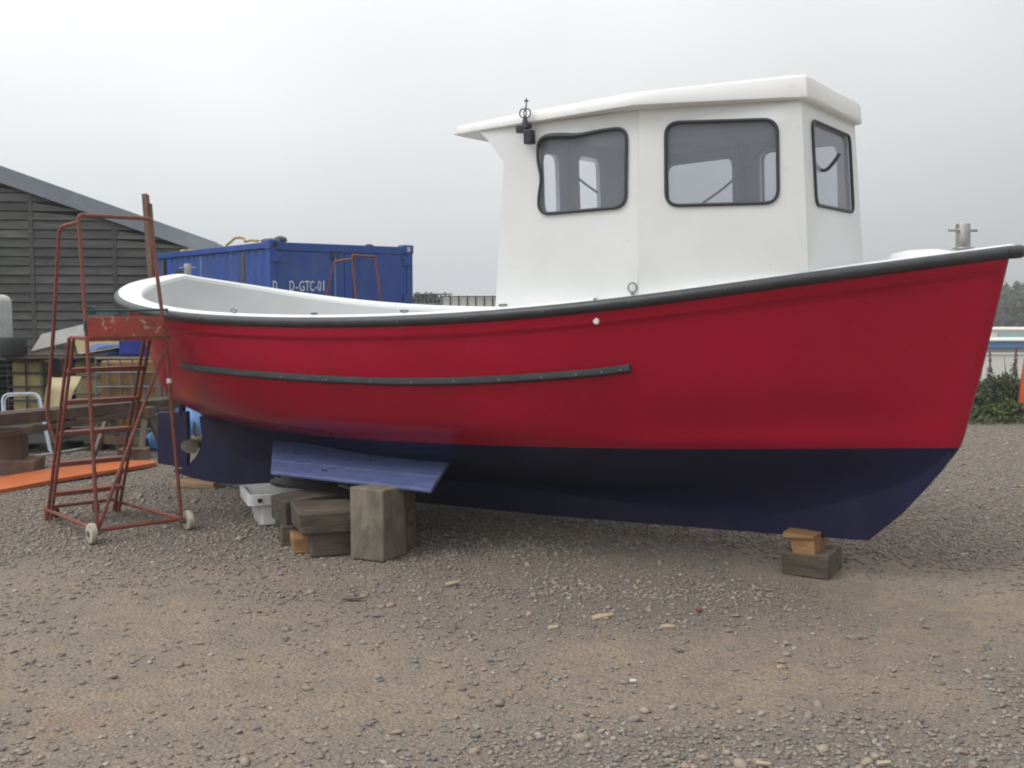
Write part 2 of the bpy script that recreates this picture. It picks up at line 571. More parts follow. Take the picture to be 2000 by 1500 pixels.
def make_ground():
    xs = np.concatenate([[-900, -300, -100, -50, -30], np.arange(-20, -9, 0.5), np.arange(-9, 9, .16), np.arange(9, 30.1, .5), [36, 50, 100, 300, 900]])
    ys = np.concatenate([[-300, -60, -20], np.arange(-6, 2, .5), np.arange(2, 14, .16), np.arange(14, 40.1, 0.5), [50, 70, 120, 300, 1200]])
    X, Y = np.meshgrid(xs, ys)
    Z = ground_z(X, Y)
    v = np.stack([X, Y, Z], -1).reshape(-1, 3)
    nx, ny = len(xs), len(ys)
    f = [(j * nx + i, j * nx + i + 1, (j + 1) * nx + i + 1, (j + 1) * nx + i) for j in range(ny - 1) for i in range(nx - 1)]
    me = bpy.data.meshes.new('ground')
    me.from_pydata(v.tolist(), [], f)
    me.polygons.foreach_set('use_smooth', [True] * len(me.polygons))
    pt = np.clip(patch(np.clip(X.ravel(), -40, 40), np.clip(Y.ravel(), -10, 60)), 0, 1)
    at = me.color_attributes.new('gravel_amount', 'FLOAT_COLOR', 'POINT')
    at.data.foreach_set('color', np.stack([pt, pt, pt, np.ones_like(pt)], -1).ravel())
    m = bpy.data.materials.new('gravel_yard')
    m.use_nodes = True
    t = m.node_tree
    b = t.nodes['Principled BSDF']
    b.inputs['Roughness'].default_value = 0.92
    b.inputs['Specular IOR Level'].default_value = 0.25
    g = t.nodes.new('ShaderNodeTexCoord')

    def nz(scale, a, z, det=6, ro=0.6):
        nn = t.nodes.new('ShaderNodeTexNoise')
        nn.inputs['Scale'].default_value = scale
        nn.inputs['Detail'].default_value = det
        nn.inputs['Roughness'].default_value = ro
        t.links.new(g.outputs['Object'], nn.inputs['Vector'])
        mr = t.nodes.new('ShaderNodeMapRange')
        mr.inputs['From Min'].default_value = a
        mr.inputs['From Max'].default_value = z
        t.links.new(nn.outputs['Fac'], mr.inputs['Value'])
        return mr.outputs[0], nn.outputs['Fac']

    def mixc(f, a, c2):
        mx = t.nodes.new('ShaderNodeMixRGB')
        t.links.new(f, mx.inputs[0])
        if isinstance(a, tuple):
            mx.inputs[1].default_value = (*a, 1)
        else:
            t.links.new(a, mx.inputs[1])
        mx.inputs[2].default_value = (*c2, 1)
        return mx.outputs[0]
    ga = t.nodes.new('ShaderNodeAttribute')
    ga.attribute_name = 'gravel_amount'
    f0, _ = nz(2.6, 0.25, 0.75)
    gs = t.nodes.new('ShaderNodeMath')
    gs.operation = 'MULTIPLY_ADD'
    t.links.new(f0, gs.inputs[0])
    gs.inputs[1].default_value = 0.8
    gs.inputs[2].default_value = -0.4
    gs2 = t.nodes.new('ShaderNodeMath')
    gs2.operation = 'ADD'
    gs2.use_clamp = True
    t.links.new(gs.outputs[0], gs2.inputs[0])
    t.links.new(ga.outputs['Fac'], gs2.inputs[1])
    f1 = gs2.outputs[0]
    col = mixc(f1, (0.305, 0.240, 0.176), (0.195, 0.166, 0.144))
    f2, _ = nz(5.0, 0.42, 0.72)
    col = mixc(f2, col, (0.215, 0.178, 0.145))
    f3, fr3 = nz(38.0, 0.5, 0.72, 3)
    col = mixc(f3, col, (0.165, 0.145, 0.125))
    f5, fr5 = nz(90.0, 0.56, 0.70, 3)
    col = mixc(f5, col, (0.36, 0.315, 0.265))
    f4, _ = nz(0.9, 0.60, 0.76, 4)
    col = mixc(f4, col, (0.265, 0.185, 0.14))
    vo = t.nodes.new('ShaderNodeTexVoronoi')
    vo.inputs['Scale'].default_value = 55
    t.links.new(g.outputs['Object'], vo.inputs['Vector'])
    vm = t.nodes.new('ShaderNodeMapRange')
    vm.inputs['From Min'].default_value = 0.0
    vm.inputs['From Max'].default_value = 0.6
    vm.inputs['To Min'].default_value = 1.12
    vm.inputs['To Max'].default_value = 0.78
    t.links.new(vo.outputs['Distance'], vm.inputs['Value'])
    sc = t.nodes.new('ShaderNodeVectorMath')
    sc.operation = 'SCALE'
    t.links.new(col, sc.inputs[0])
    t.links.new(vm.outputs[0], sc.inputs['Scale'])
    t.links.new(sc.outputs[0], b.inputs['Base Color'])
    add = t.nodes.new('ShaderNodeMath')
    add.operation = 'SUBTRACT'
    t.links.new(fr3, add.inputs[0])
    t.links.new(vo.outputs['Distance'], add.inputs[1])
    bp = t.nodes.new('ShaderNodeBump')
    bp.inputs['Strength'].default_value = 0.75
    bp.inputs['Distance'].default_value = 0.012
    t.links.new(add.outputs[0], bp.inputs['Height'])
    t.links.new(bp.outputs[0], b.inputs['Normal'])
    o = link_mesh('ground', me, m)
    return tag(o, 'beige sandy yard strewn with loose grey gravel', kind='structure')


GROUND = make_ground()

# ---- gravel: one joined mesh of small angular stones, plus the bigger loose stones as pieces of the ground
ICO_V = None


def ico():
    bm = bmesh.new()
    bmesh.ops.create_icosphere(bm, subdivisions=1, radius=1.0)
    v = np.array([p.co[:] for p in bm.verts])
    f = np.array([[p.index for p in q.verts] for q in bm.faces])
    bm.free()
    return v, f


def octa():
    v = np.array([(1, 0, 0), (0, 1, 0), (-1, 0, 0), (0, -1, 0), (0, 0, 1), (0, 0, -1)], float)
    f = np.array([(0, 1, 4), (1, 2, 4), (2, 3, 4), (3, 0, 4), (1, 0, 5), (2, 1, 5), (3, 2, 5), (0, 3, 5)])
    return v, f


def stones_mesh(name, n, region, smin, smax, base, power=3.0, floor_=0.05):
    (x0, x1, y0, y1) = region
    m = int(n * 3.4)
    y = y0 * (y1 / y0) ** rng.random(m) if y0 > 0 else rng.uniform(y0, y1, m)
    wl, wr = -0.60 * y - 0.8, 0.60 * y + 0.8
    x = wl + (wr - wl) * rng.random(m)
    keep = rng.random(m) < (floor_ + (1 - floor_) * np.minimum(patch(x, y), 1) ** 1.7)
    x, y = x[keep][:n], y[keep][:n]
    k = len(x)
    s = smin + (smax - smin) * rng.random(k) ** power
    bv, bf = base
    nv = len(bv)
    V = np.repeat(bv[None], k, 0) * (1 + rng.uniform(-0.42, 0.34, (k, nv, 1)))
    V *= np.stack([s * rng.uniform(0.8, 1.35, k), s * rng.uniform(0.65, 1.0, k), s * rng.uniform(0.32, 0.58, k)], -1)[:, None, :]
    a = rng.uniform(0, 2 * np.pi, k)
    ca, sa = np.cos(a)[:, None], np.sin(a)[:, None]
    tl = rng.uniform(-.3, .3, k)[:, None]
    X = V[..., 0] * ca - V[..., 1] * sa + x[:, None]
    Y = V[..., 0] * sa + V[..., 1] * ca + y[:, None]
    Z = V[..., 2] + V[..., 0] * tl + (ground_z(x, y) + s * 0.17)[:, None]
    co = np.stack([X, Y, Z], -1).reshape(-1, 3)
    F = (bf[None] + (np.arange(k) * nv)[:, None, None]).reshape(-1, 3)
    me = bpy.data.meshes.new(name)
    me.vertices.add(len(co))
    me.vertices.foreach_set('co', co.ravel())
    me.loops.add(F.size)
    me.loops.foreach_set('vertex_index', F.ravel())
    me.polygons.add(len(F))
    me.polygons.foreach_set('loop_start', np.arange(0, F.size, 3))
    me.polygons.foreach_set('loop_total', np.full(len(F), 3))
    # a colour of its own for every stone (stone kinds differ: grey, mauve, tan, pale)
    pal = np.array([(0.245, 0.22, 0.195), (0.215, 0.185, 0.172), (0.29, 0.245, 0.195), (0.27, 0.205, 0.16), (0.34, 0.31, 0.27), (0.165, 0.148, 0.136)])
    pc = pal[rng.choice(6, k, p=[.27, .2, .22, .13, .08, .10])] * rng.uniform(0.85, 1.15, (k, 1))
    me.update()
    at = me.color_attributes.new('stone_colour', 'FLOAT_COLOR', 'POINT')
    at.data.foreach_set('color', np.concatenate([np.repeat(pc, nv, 0), np.ones((k * nv, 1))], 1).ravel())
    return me


def stone_vcol_mat():
    m = bpy.data.materials.new('gravel_mixed')
    m.use_nodes = True
    t = m.node_tree
    b = t.nodes['Principled BSDF']
    b.inputs['Roughness'].default_value = 0.9
    b.inputs['Specular IOR Level'].default_value = 0.25
    a = t.nodes.new('ShaderNodeAttribute')
    a.attribute_name = 'stone_colour'
    t.links.new(a.outputs['Color'], b.inputs['Base Color'])
    return m


M_GRAVEL = stone_vcol_mat()
gm = stones_mesh('gravel', 115000, (0, 0, 2.6, 20.0), 0.004, 0.020, octa())
g1 = link_mesh('gravel', gm, M_GRAVEL)
tag(g1, 'loose grey and tan gravel scattered over the yard', 'gravel', kind='stuff')
gmb = stones_mesh('gravel', 70000, (0, 0, 5.8, 15.0), 0.007, 0.022, octa(), 2.0, 0.0)
tag(link_mesh('gravel', gmb, M_GRAVEL), 'thick layer of grey brown gravel under and behind the boat', 'gravel', kind='stuff')
gm2 = stones_mesh('coarse_gravel', 4800, (0, 0, 2.6, 16.0), 0.009, 0.032, ico())
g2 = link_mesh('coarse_gravel', gm2, M_GRAVEL)
tag(g2, 'coarser broken stones lying among the gravel', 'gravel', kind='stuff')

ST = []
bv, bf = ico()
for k in range(6):
    me = bpy.data.meshes.new('stone')
    r = np.random.default_rng(100 + k)
    v = bv * (1 + r.uniform(-.45, .3, (len(bv), 1))) * np.array([1.15, 0.85, 0.6])
    me.from_pydata(v.tolist(), [], bf.tolist())
    me.materials.append(mat('loose_stone', [(0.25, 0.23, 0.215), (0.215, 0.19, 0.18), (0.29, 0.255, 0.215), (0.26, 0.205, 0.165), (0.19, 0.178, 0.17), (0.34, 0.315, 0.28)][k], 0.88, c2=(0.20, 0.175, 0.155), nscale=3))
    ST.append(me)
BIG = [(1240, 1405, 20), (1052, 1436, 22), (608, 1446, 18), (632, 1270, 14), (708, 1255, 14), (1425, 1236, 14), (1745, 1312, 12), (1826, 1280, 13), (1958, 1378, 16), (1256, 1382, 9),
       (1488, 1396, 16), (1528, 1298, 15), (1748, 1420, 13), (1360, 1435, 12), (1020, 1450, 13), (115, 1428, 14), (140, 1362, 10), (470, 1284, 11), (260, 1292, 11), (122, 1278, 12),
       (500, 1420, 15), (465, 1428, 16), (540, 1470, 12), (718, 1410, 13), (760, 1440, 12), (930, 1416, 14), (955, 1290, 14), (975, 1290, 12), (810, 1290, 12), (1225, 1300, 12),
       (1520, 1470, 14), (1535, 1260, 14), (1660, 1245, 14), (700, 1245, 10), (392, 1256, 12), (540, 1164, 9), (450, 1480, 9), (890, 1395, 13), (700, 1430, 11), (366, 1354, 10),
       (1545, 1410, 9), (1690, 1360, 9), (1850, 1355, 9), (1900, 1470, 12), (960, 1480, 12), (1130, 1440, 13), (1180, 1450, 12), (620, 1400, 10), (310, 1420, 9), (1400, 1440, 16)]
rs = random.Random(3)
for px, py, w in BIG + [(rs.uniform(0, 2000), 1180 + 320 * rs.random() ** 0.8, rs.uniform(6, 10)) for _ in range(110)]:
    p = atZ(px, py, 0.0)
    r = w / FPX * p.y * 0.62
    o = bpy.data.objects.new('stone', rs.choice(ST))
    COL.objects.link(o)
    o.parent = GROUND
    o.location = (p.x, p.y, float(ground_z(p.x, p.y)) + r * 0.28)
    o.rotation_euler = (rs.uniform(-.3, .3), rs.uniform(-.3, .3), rs.uniform(0, 6.3))
    o.scale = (r, r, r)

# wood chips on the gravel: each its own thing
for px, py, w, h, a, lab in ((1176, 1206, 50, 12, 0.35, 'long splinter of pale wood on the gravel before the boat'),
                             (1304, 1226, 30, 10, -0.2, 'short pale wood chip right of the long splinter'),
                             (1080, 1228, 22, 10, 0.1, 'small tan wood chip left of the long splinter'),
                             (1526, 1306, 20, 9, 0.0, 'flat cream wood chip beside a grey stone'),
                             (884, 1141, 34, 8, 0.5, 'bright yellowish wood scrap near the big timber post')):
    p = atZ(px, py, 0.004)
    s = p.y / FPX
    mb = MB().prism([(-w * s / 2, -h * s * .9, 0), (w * s * .45, -h * s * .5, 0), (w * s / 2, h * s * .3, 0), (-w * s * .1, h * s, 0), (-w * s * .42, h * s * .5, 0)], (0, 0, 0.010))
    o = build('wood_chip', mb, M_CHIP)
    o.location = (p.x, p.y, 0.006)
    o.rotation_euler = (0.05, -0.06, a)
    tag(o, lab, 'wood chip', 'wood chips on the gravel')

for px, py, w, h, a, m_, nm, lab, ct in ((1365, 1194, 13, 6, .6, 'rusty_red_paint', 'plastic_scrap', 'tiny red plastic scrap on the gravel under the bow', 'litter'),
                                     (1236, 1333, 15, 4, .1, 'white_fishbox_plastic', 'paper_scrap', 'small white scrap of paper on the sandy ground', 'litter'),
                                     (690, 1171, 44, 7, .05, 'dark_old_timber', 'stick', 'short dark stick lying in front of the tall timber post', 'stick'),
                                     (1725, 1494, 34, 7, .2, 'wood_chip', 'wood_chip', 'pale wood chip at the bottom right of the yard', 'wood chip'),
                                     (1490, 1495, 34, 6, -.3, 'wood_chip', 'wood_chip', 'pale wood chip nearest the camera, below the gravel patch', 'wood chip')):
    p = atZ(px, py, 0.004)
    s_ = p.y / FPX
    mb = MB().prism([(-w * s_ / 2, -h * s_ * .6, 0), (w * s_ * .4, -h * s_ * .8, 0), (w * s_ / 2, h * s_ * .4, 0), (-w * s_ * .3, h * s_, 0)], (0, 0, 0.008))
    o = build(nm, mb, MATS[m_])
    o.location = (p.x, p.y, 0.008)
    o.rotation_euler = (0.12, -0.05, a)
    tag(o, lab, ct)

# ------------------------------------------------------------------ the boat
FO = Vector((-2.92686, 9.6, 0.04385))
FU, FV, FW = Vector((0.83936, -0.54268, 0.03124)), Vector((0.54228, 0.83994, 0.02088)), Vector((-0.03757, -0.00058, 0.99929))
BM = Matrix(((FU.x, FV.x, FW.x, FO.x), (FU.y, FV.y, FW.y, FO.y), (FU.z, FV.z, FW.z, FO.z), (0, 0, 0, 1)))
boat = empty('fishing_boat', label='red and blue fishing boat with white wheelhouse propped on timber blocks', cat='boat')
boat.matrix_world = BM


def loc_ray_plane(px, py, P, n):
    """photo pixel -> point of a plane given in boat coordinates"""
    Pw = BM @ Vector(P)
    nw = BM.to_3x3() @ Vector(n)
    r = ray(px, py)
    w = CAMV + r * ((Pw - CAMV).dot(nw) / r.dot(nw))
    return BM.inverted() @ w


def pix_y(px, py, y):
    return loc_ray_plane(px, py, (0, y, 0), (0, 1, 0))


def nspline(x, y):
    x, y = np.asarray(x, float), np.asarray(y, float)
    n = len(x)
    h = np.diff(x)
    A = np.eye(n)
    r = np.zeros(n)
    for i in range(1, n - 1):
        A[i, i - 1], A[i, i], A[i, i + 1] = h[i - 1], 2 * (h[i - 1] + h[i]), h[i]
        r[i] = 6 * ((y[i + 1] - y[i]) / h[i] - (y[i] - y[i - 1]) / h[i - 1])
    m = np.linalg.solve(A, r)

    def f(q):
        q = np.asarray(q, float)
        i = np.clip(np.searchsorted(x, q) - 1, 0, n - 2)
        a, b, hh = x[i + 1] - q, q - x[i], h[i]
        return (m[i] * a ** 3 + m[i + 1] * b ** 3) / (6 * hh) + (y[i] / hh - m[i] * hh / 6) * a + (y[i + 1] / hh - m[i + 1] * hh / 6) * b
    return f


T = np.array([0, .12, .25, .4, .55, .7, .85, 1.0, 1.15, 1.3])
NT = 130
tt = 1.3 * np.linspace(0, 1, NT) ** 1.15
ph = (tt ** 2 / (tt + .35)) / (1.3 ** 2 / 1.65)
ROWB = [  # (x at stern, x at bow, half-breadths at T)
    (0.32, 6.13, [.035, .046, .046, .046, .046, .046, .046, .046, .046, .02]),
    (0.28, 6.24, [.035, .050, .075, .085, .095, .10, .10, .09, .065, .02]),
    (0.18, 6.44, [.03, .06, .14, .30, .48, .58, .54, .41, .18, .03]),
    (0.06, 6.622, [.0, .11, .28, .57, .79, .90, .86, .72, .40, .03]),
    (-0.10, 6.66, [.0, .24, .47, .77, .97, 1.03, .97, .79, .44, .03]),
    (-0.20, 6.715, [.0, .37, .69, .99, 1.14, 1.16, 1.07, .86, .50, .03]),
    (-0.26, 6.785, [.0, .42, .80, 1.12, 1.25, 1.25, 1.14, .93, .555, .03]),
    (-0.2705, 6.90, [.0, .621, 1.065, 1.289, 1.331, 1.30, 1.205, .996, .62, .03]),
]
ZS = nspline(T, [1.911, 1.821, 1.702, 1.589, 1.52, 1.487, 1.491, 1.542, 1.642, 1.75])(tt)
ZW = 0.61 + 0.03 * np.exp(-(tt / 0.12) ** 2) - 0.012 * np.clip((tt - 1.0) / .3, 0, 1)
ZK = nspline(T, [.40, .38, .345, .30, .255, .23, .205, .195, .19, .19])(tt)
ROWX = [a + (b - a) * ph for a, b, _ in ROWB]
ROWY = [np.maximum(nspline(T, c)(tt), 0.0) for _, _, c in ROWB]
R1Z = ZK + (ZW - ZK) * np.interp(tt, [0, .25, 1.3], [.62, .5, .46])
ROWZ = [ZK - .12, ZK + .005, R1Z, ZW] + [ZW + (ZS - ZW) * k for k in (.10, .29, .55, 1.0)]
VK = [0, .25, .55, 1, 1.35, 2.0, 2.9, 4.0]
V_BOT = np.linspace(0, 1, 15)
V_TOP = np.linspace(1, 4, 30)


def hull_pts(i, vs):
    fx = nspline(VK, [r[i] for r in ROWX])(vs)
    fy = np.maximum(nspline(VK, [r[i] for r in ROWY])(vs), 0)
    fz = nspline(VK, [r[i] for r in ROWZ])(vs)
    return np.stack([fx, fy, fz], -1)


HT = np.array([hull_pts(i, V_TOP) for i in range(NT)])        # NT x 30 x 3, port side (y>0)
HB = np.array([hull_pts(i, V_BOT) for i in range(NT)])
# moulded flange under the rail: the top strip of the topsides stands a little proud
dz = HT[:, -1:, 2] - HT[:, :, 2]
FL = np.clip((0.150 - dz) / 0.012, 0, 1) * 0.016
HTf = HT.copy()
HTf[..., 1] = np.where(HT[..., 1] > 0.02, HT[..., 1] + FL, HT[..., 1])


def refine_top(A):
    """extra rows so the flange edge is crisp"""
    out = []
    for i in range(A.shape[0]):
        z = HT[i, :, 2]
        zt = z[-1]
        q = np.sort(np.concatenate([z, [zt - .150, zt - .138]]))
        x = np.interp(q, z, HT[i, :, 0])
        y = np.interp(q, z, HT[i, :, 1])
        d = zt - q
        y = np.where(y > .02, y + np.clip((.1505 - d) / .012, 0, 1) * .016 - np.clip((.045 - d) / .02, 0, 1) * .030, y)
        out.append(np.stack([x, y, q], -1))
    return np.array(out)


HTR = refine_top(HT)


def skin(A, name, m, stem=True):
    mb = MB()
    P = [[tuple(p) for p in r] for r in A]
    S = [[(p[0], -p[1], p[2]) for p in r] for r in A]
    mb.grid(P)
    mb.grid([r[::-1] for r in S])
    if stem:                                     # flat stem face joining both sides at the bow
        mb.grid([P[-1], [(p[0] + .010, 0, p[2]) for p in P[-1]], S[-1]])
    return build(name, mb, m, boat, smooth=True, sharp=50)


hull = skin(HTR, 'hull', M_RED)
tag(hull, 'red painted topsides')
hullb = skin(HB, 'hull_bottom', M_NAVY)
tag(hullb, 'navy blue underbody')

# keel, deadwood and sole piece
keel_prof = [(-0.30, .062), (-0.17, .040), (0.21, -.004), (1.07, .006), (2.5, -.012), (3.93, -.022), (5.47, -.006), (6.117, .006),
             (6.30, .172), (6.455, .355), (6.545, .47), (6.60, .575), (6.50, .575), (6.36, .44), (6.0, .30), (5.0, .24), (4.0, .25), (3.0, .28), (2.0, .33), (1.2, .38), (0.55, .46),
             (0.16, .62), (0.10, .60), (0.125, .43), (0.10, .33), (0.03, .235), (-0.08, .15), (-0.17, .105), (-0.30, .085)]
mbk = MB()
half = .045
n = len(keel_prof)
outl = [Vector((x, -half, z)) for x, z in keel_prof]
tri = tessellate_polygon([outl])
vsL = [(x, -half, z) for x, z in keel_prof]
vsR = [(x, half, z) for x, z in keel_prof]
mbk.add(vsL + vsR, [tuple(t) for t in tri] + [tuple(i + n for i in t[::-1]) for t in tri] + [(i, (i + 1) % n, n + (i + 1) % n, n + i) for i in range(n)])
keel = build('keel', mbk, M_NAVY, boat)

# rudder with stock and propeller
mb = MB()
rp = [(-0.525, .625), (-0.10, .645), (-0.118, .30), (-0.150, .100), (-0.565, .128)]
mb.prism([(x, -.022, z) for x, z in rp], (0, .044, 0))
rudder = build('rudder', mb, M_NAVY, boat, bevel=.008)
mb = MB().cyl((-0.20, 0, .60), (-0.13, 0, .90), .034, 14)
build('rudder_stock', mb, M_NAVY, rudder, smooth=True)
prop = build('propeller', MB().tube([(.16, 0, .40), (.02, 0, .39), (-.05, 0, .388), (-.085, 0, .386)], [.028, .042, .038, .012], 14), M_BRONZE, boat, smooth=True)
for k in range(3):
    a = rad(98 + 120 * k)
    c, s = math.cos(a), math.sin(a)
    rows = []
    for r_, w_ in ((.030, .035), (.06, .06), (.10, .085), (.14, .085), (.165, .055), (.176, .01)):
        tw = rad(58 - 150 * r_)
        row = []
        for q in np.linspace(-1, 1, 7):
            ax, tn = q * w_ * math.cos(tw), q * w_ * math.sin(tw)
            row.append((-.01 + ax * .8, c * r_ - s * tn, .389 + s * r_ + c * tn))
        rows.append(row)
    mb = MB().grid(rows)
    mb.grid([[(x + .010, y, z) for x, y, z in r][::-1] for r in rows])
    build('blade', mb, M_BRONZE, prop, smooth=True)

# rubber rail round the sheer
SHX, SHY, SHZ = ROWX[-1], ROWY[-1], ROWZ[-1]
order = [(SHX[i], -SHY[i], SHZ[i]) for i in range(NT - 1, -1, -1)] + [(SHX[i], SHY[i], SHZ[i]) for i in range(1, NT)]
cl_ = [Vector(p) for p in order]


def rail_sweep(path, prof, outward=True, closed=False):
    """sweep a (out, up) profile along the sheer, 'out' horizontal and away from the centre line"""
    rows = []
    m = len(path)
    for i in range(m):
        d = path[min(i + 1, m - 1)] - path[max(i - 1, 0)]
        d.z = 0
        d.normalize()
        o = Vector((-d.y, d.x, 0)) * -1                      # right of travel (from bow along starboard, round the stern): outboard
        rows.append([path[i] - o * a + Vector((0, 0, b)) for a, b in prof])
    return rows


# find which sign is outboard: at the middle of the starboard run y must grow more negative
def outb(path, i):
    d = path[i + 1] - path[i - 1]
    return Vector((-d.y, d.x, 0)).normalized()


sgn = -1 if outb(cl_, NT // 2).y > 0 else 1


def sweep(path, prof):
    rows = []
    m = len(path)
    for i in range(m):
        d = path[min(i + 1, m - 1)] - path[max(i - 1, 0)]
        o = Vector((-d.y, d.x, 0)).normalized() * sgn
        rows.append([path[i] + o * a + Vector((0, 0, b)) for a, b in prof])
    return rows


prof = [(-.012, .002)] + [(.040 * math.cos(rad(a)) - .004, -.034 + .036 * math.sin(rad(a))) for a in range(82, -95, -14)] + [(-.012, -.070)]
# carry the rail round the stem head
stem_pts = [Vector((6.93, -.028, SHZ[-1])), Vector((6.945, 0, SHZ[-1] + .001)), Vector((6.93, .028, SHZ[-1]))]
mb = MB().grid(sweep(cl_, prof))
mb.tube([(6.900, -.040, SHZ[-1] - .036), (6.930, -.030, SHZ[-1] - .034), (6.946, 0, SHZ[-1] - .033), (6.930, .030, SHZ[-1] - .034), (6.900, .040, SHZ[-1] - .036)], [.036, .037, .038, .037, .036], 14)
build('rubbing_rail', mb, M_RUBBER, boat, smooth=True, sharp=60)
# screws along the rail
for i in range(6, NT - 3, 7):
    o_ = build('rail_screw', MB().cyl((SHX[i], -SHY[i] - .032, SHZ[i] - .034), (SHX[i], -SHY[i] - .038, SHZ[i] - .034), .006, 8), M_WIRE, boat)

def hull_in(x, z):
    xs_, ys_ = [], []
    for i in range(NT):
        zz = HT[i, :, 2]
        xs_.append(np.interp(z, zz, HT[i, :, 0]))
        ys_.append(np.interp(z, zz, HT[i, :, 1]))
    return float(np.interp(x, xs_, ys_, left=0.0))


# white gunwale: flat capping from the sheer inboard, a small lip, continuing as deck from the wheelhouse forward
def inset(i, w):
    d = Vector((SHX[min(i + 1, NT - 1)] - SHX[max(i - 1, 0)], SHY[min(i + 1, NT - 1)] - SHY[max(i - 1, 0)], 0)).normalized()
    nrm = Vector((d.y, -d.x, 0))                              # towards the centre line for y>0
    if i == 0:
        nrm = Vector((1, 0, 0))
    p = Vector((SHX[i], SHY[i], SHZ[i])) + nrm * w
    p.y = max(p.y, 0)
    return p


CABX0 = 4.08                                                  # aft end of the wheelhouse sides
i_aft = [i for i in range(NT) if SHX[i] <= 4.75]
capw = lambda i: 0.16 + 0.10 * math.exp(-(max(SHX[i] + .27, 0) / .35) ** 2) if SHX[i] > -.3 else .26
rows = []
for i in range(NT):
    if SHX[i] > 4.80:
        break
    w = 0.155 + 0.095 * math.exp(-((SHX[i] + .27) / .55) ** 2)
    p0 = Vector((SHX[i], SHY[i], SHZ[i] + .001))
    pe = inset(i, w)
    if i < 10:
        pe = inset(i, w)
    q = [p0]
    for k in (.06, .3, .6, .92):
        a = p0.lerp(pe, k)
        a.z = SHZ[i] + .010 + .006 * math.sin(math.pi * k)
        q.append(a)
    e = pe.copy()
    e.z = SHZ[i] - .004
    q.append(e)
    e = pe.copy()
    e.z = SHZ[i] - .035
    q.append(e)
    rows.append(q)
# tidy the inner edge near the stern so it stays a smooth rounded oval
inner = [r[-1].copy() for r in rows]
for i, r in enumerate(rows):
    if r[-1].y <= 1e-6:
        x_in = -0.27 + 0.25
        for k in (-1, -2):
            r[k].x = max(r[k].x, x_in)
            r[k].y = 0
mbg = MB().grid(rows)
mbg.grid([[Vector((p.x, -p.y, p.z)) for p in r][::-1] for r in rows])
build('gunwale', mbg, M_WHITE, boat, smooth=True, sharp=50)

# cockpit liner: drops from the capping to a sole
FLOOR = 0.86
lin = []
for r in rows:
    e = r[-1]
    col_ = []
    for k in np.linspace(0, 1, 10):
        z = e.z + (FLOOR - e.z) * k
        x = e.x + (.42 * max(0, .9 - e.x) * k * k if e.x < .9 else 0)
        y = min(e.y * (1 - .05 * k), max(hull_in(x, z) - .05, 0)) if e.y > 1e-6 else 0
        col_.append(Vector((x, y, z)))
    lin.append(col_)
mbl = MB().grid(lin)
mbl.grid([[Vector((p.x, -p.y, p.z)) for p in r][::-1] for r in lin])
build('cockpit_liner', mbl, M_LINER, boat, smooth=True, sharp=50)
fl = [[r[-1], Vector((r[-1].x, -r[-1].y, r[-1].z))] for r in lin]
build('cockpit_floor', MB().grid(fl), M_LINER, boat)

# foredeck with a little camber, from the wheelhouse front to the stem
rows = []
for i in range(NT):
    if SHX[i] < 4.70:
        continue
    rows.append([(SHX[i], SHY[i] * k, SHZ[i] + .002 + .018 * (1 - k * k) * min(1, SHY[i] / .5) + .008 * (1 - abs(k) ** 8)) for k in np.linspace(-1, 1, 21)])
rows.append([(6.935, .02 * k, SHZ[-1] + .002) for k in np.linspace(-1, 1, 21)])
build('foredeck', MB().grid(rows), M_WHITE, boat, smooth=True, sharp=50)
# forehatch: low domed moulding
hatch_rows = []
for r_, h_ in ((.25, 0), (.24, .018), (.215, .034), (.12, .048), (.0, .05)):
    hatch_rows.append([(6.43 + r_ * .75 * math.cos(a), r_ * .75 * math.sin(a), 1.708 + h_) for a in np.linspace(0, 2 * math.pi, 25)[:-1]])
build('deck_hatch', MB().grid(hatch_rows, closed=True), M_WHITE, boat, smooth=True, sharp=70)

# black rubbing strake on each side
def hull_at(x, z):
    """half-breadth of the topsides at x, z"""
    best = None
    for i in range(NT - 1):
        zz = HT[i, :, 2]
        if z < zz[0] or z > zz[-1]:
            continue
        xx = np.interp(z, zz, HT[i, :, 0])
        yy = np.interp(z, zz, HT[i, :, 1])
        z2 = HT[i + 1, :, 2]
        x2 = np.interp(z, z2, HT[i + 1, :, 0])
        y2 = np.interp(z, z2, HT[i + 1, :, 1])
        if xx <= x <= x2:
            return yy + (y2 - yy) * (x - xx) / max(x2 - xx, 1e-6)
    return 0.5


def bot_at(x, z):
    for i in range(NT - 1):
        zz = HB[i, :, 2]
        if z < zz[0] or z > zz[-1]:
            continue
        xx = np.interp(z, zz, HB[i, :, 0])
        z2 = HB[i + 1, :, 2]
        x2 = np.interp(z, z2, HB[i + 1, :, 0])
        if xx <= x <= x2:
            return np.interp(z, zz, HB[i, :, 1])
    return 0.05


def on_hull(px, py):
    """photo pixel -> point on the starboard topsides"""
    lo, hi = 0.0, 1.4
    prev = None
    for y in np.linspace(1.40, 0.02, 140):
        p = pix_y(px, py, -y)
        b_ = hull_at(p.x, p.z)
        if b_ >= y and 0 < p.z < 1.95:
            return Vector((p.x, -b_, p.z))
    return pix_y(px, py, -1.0)


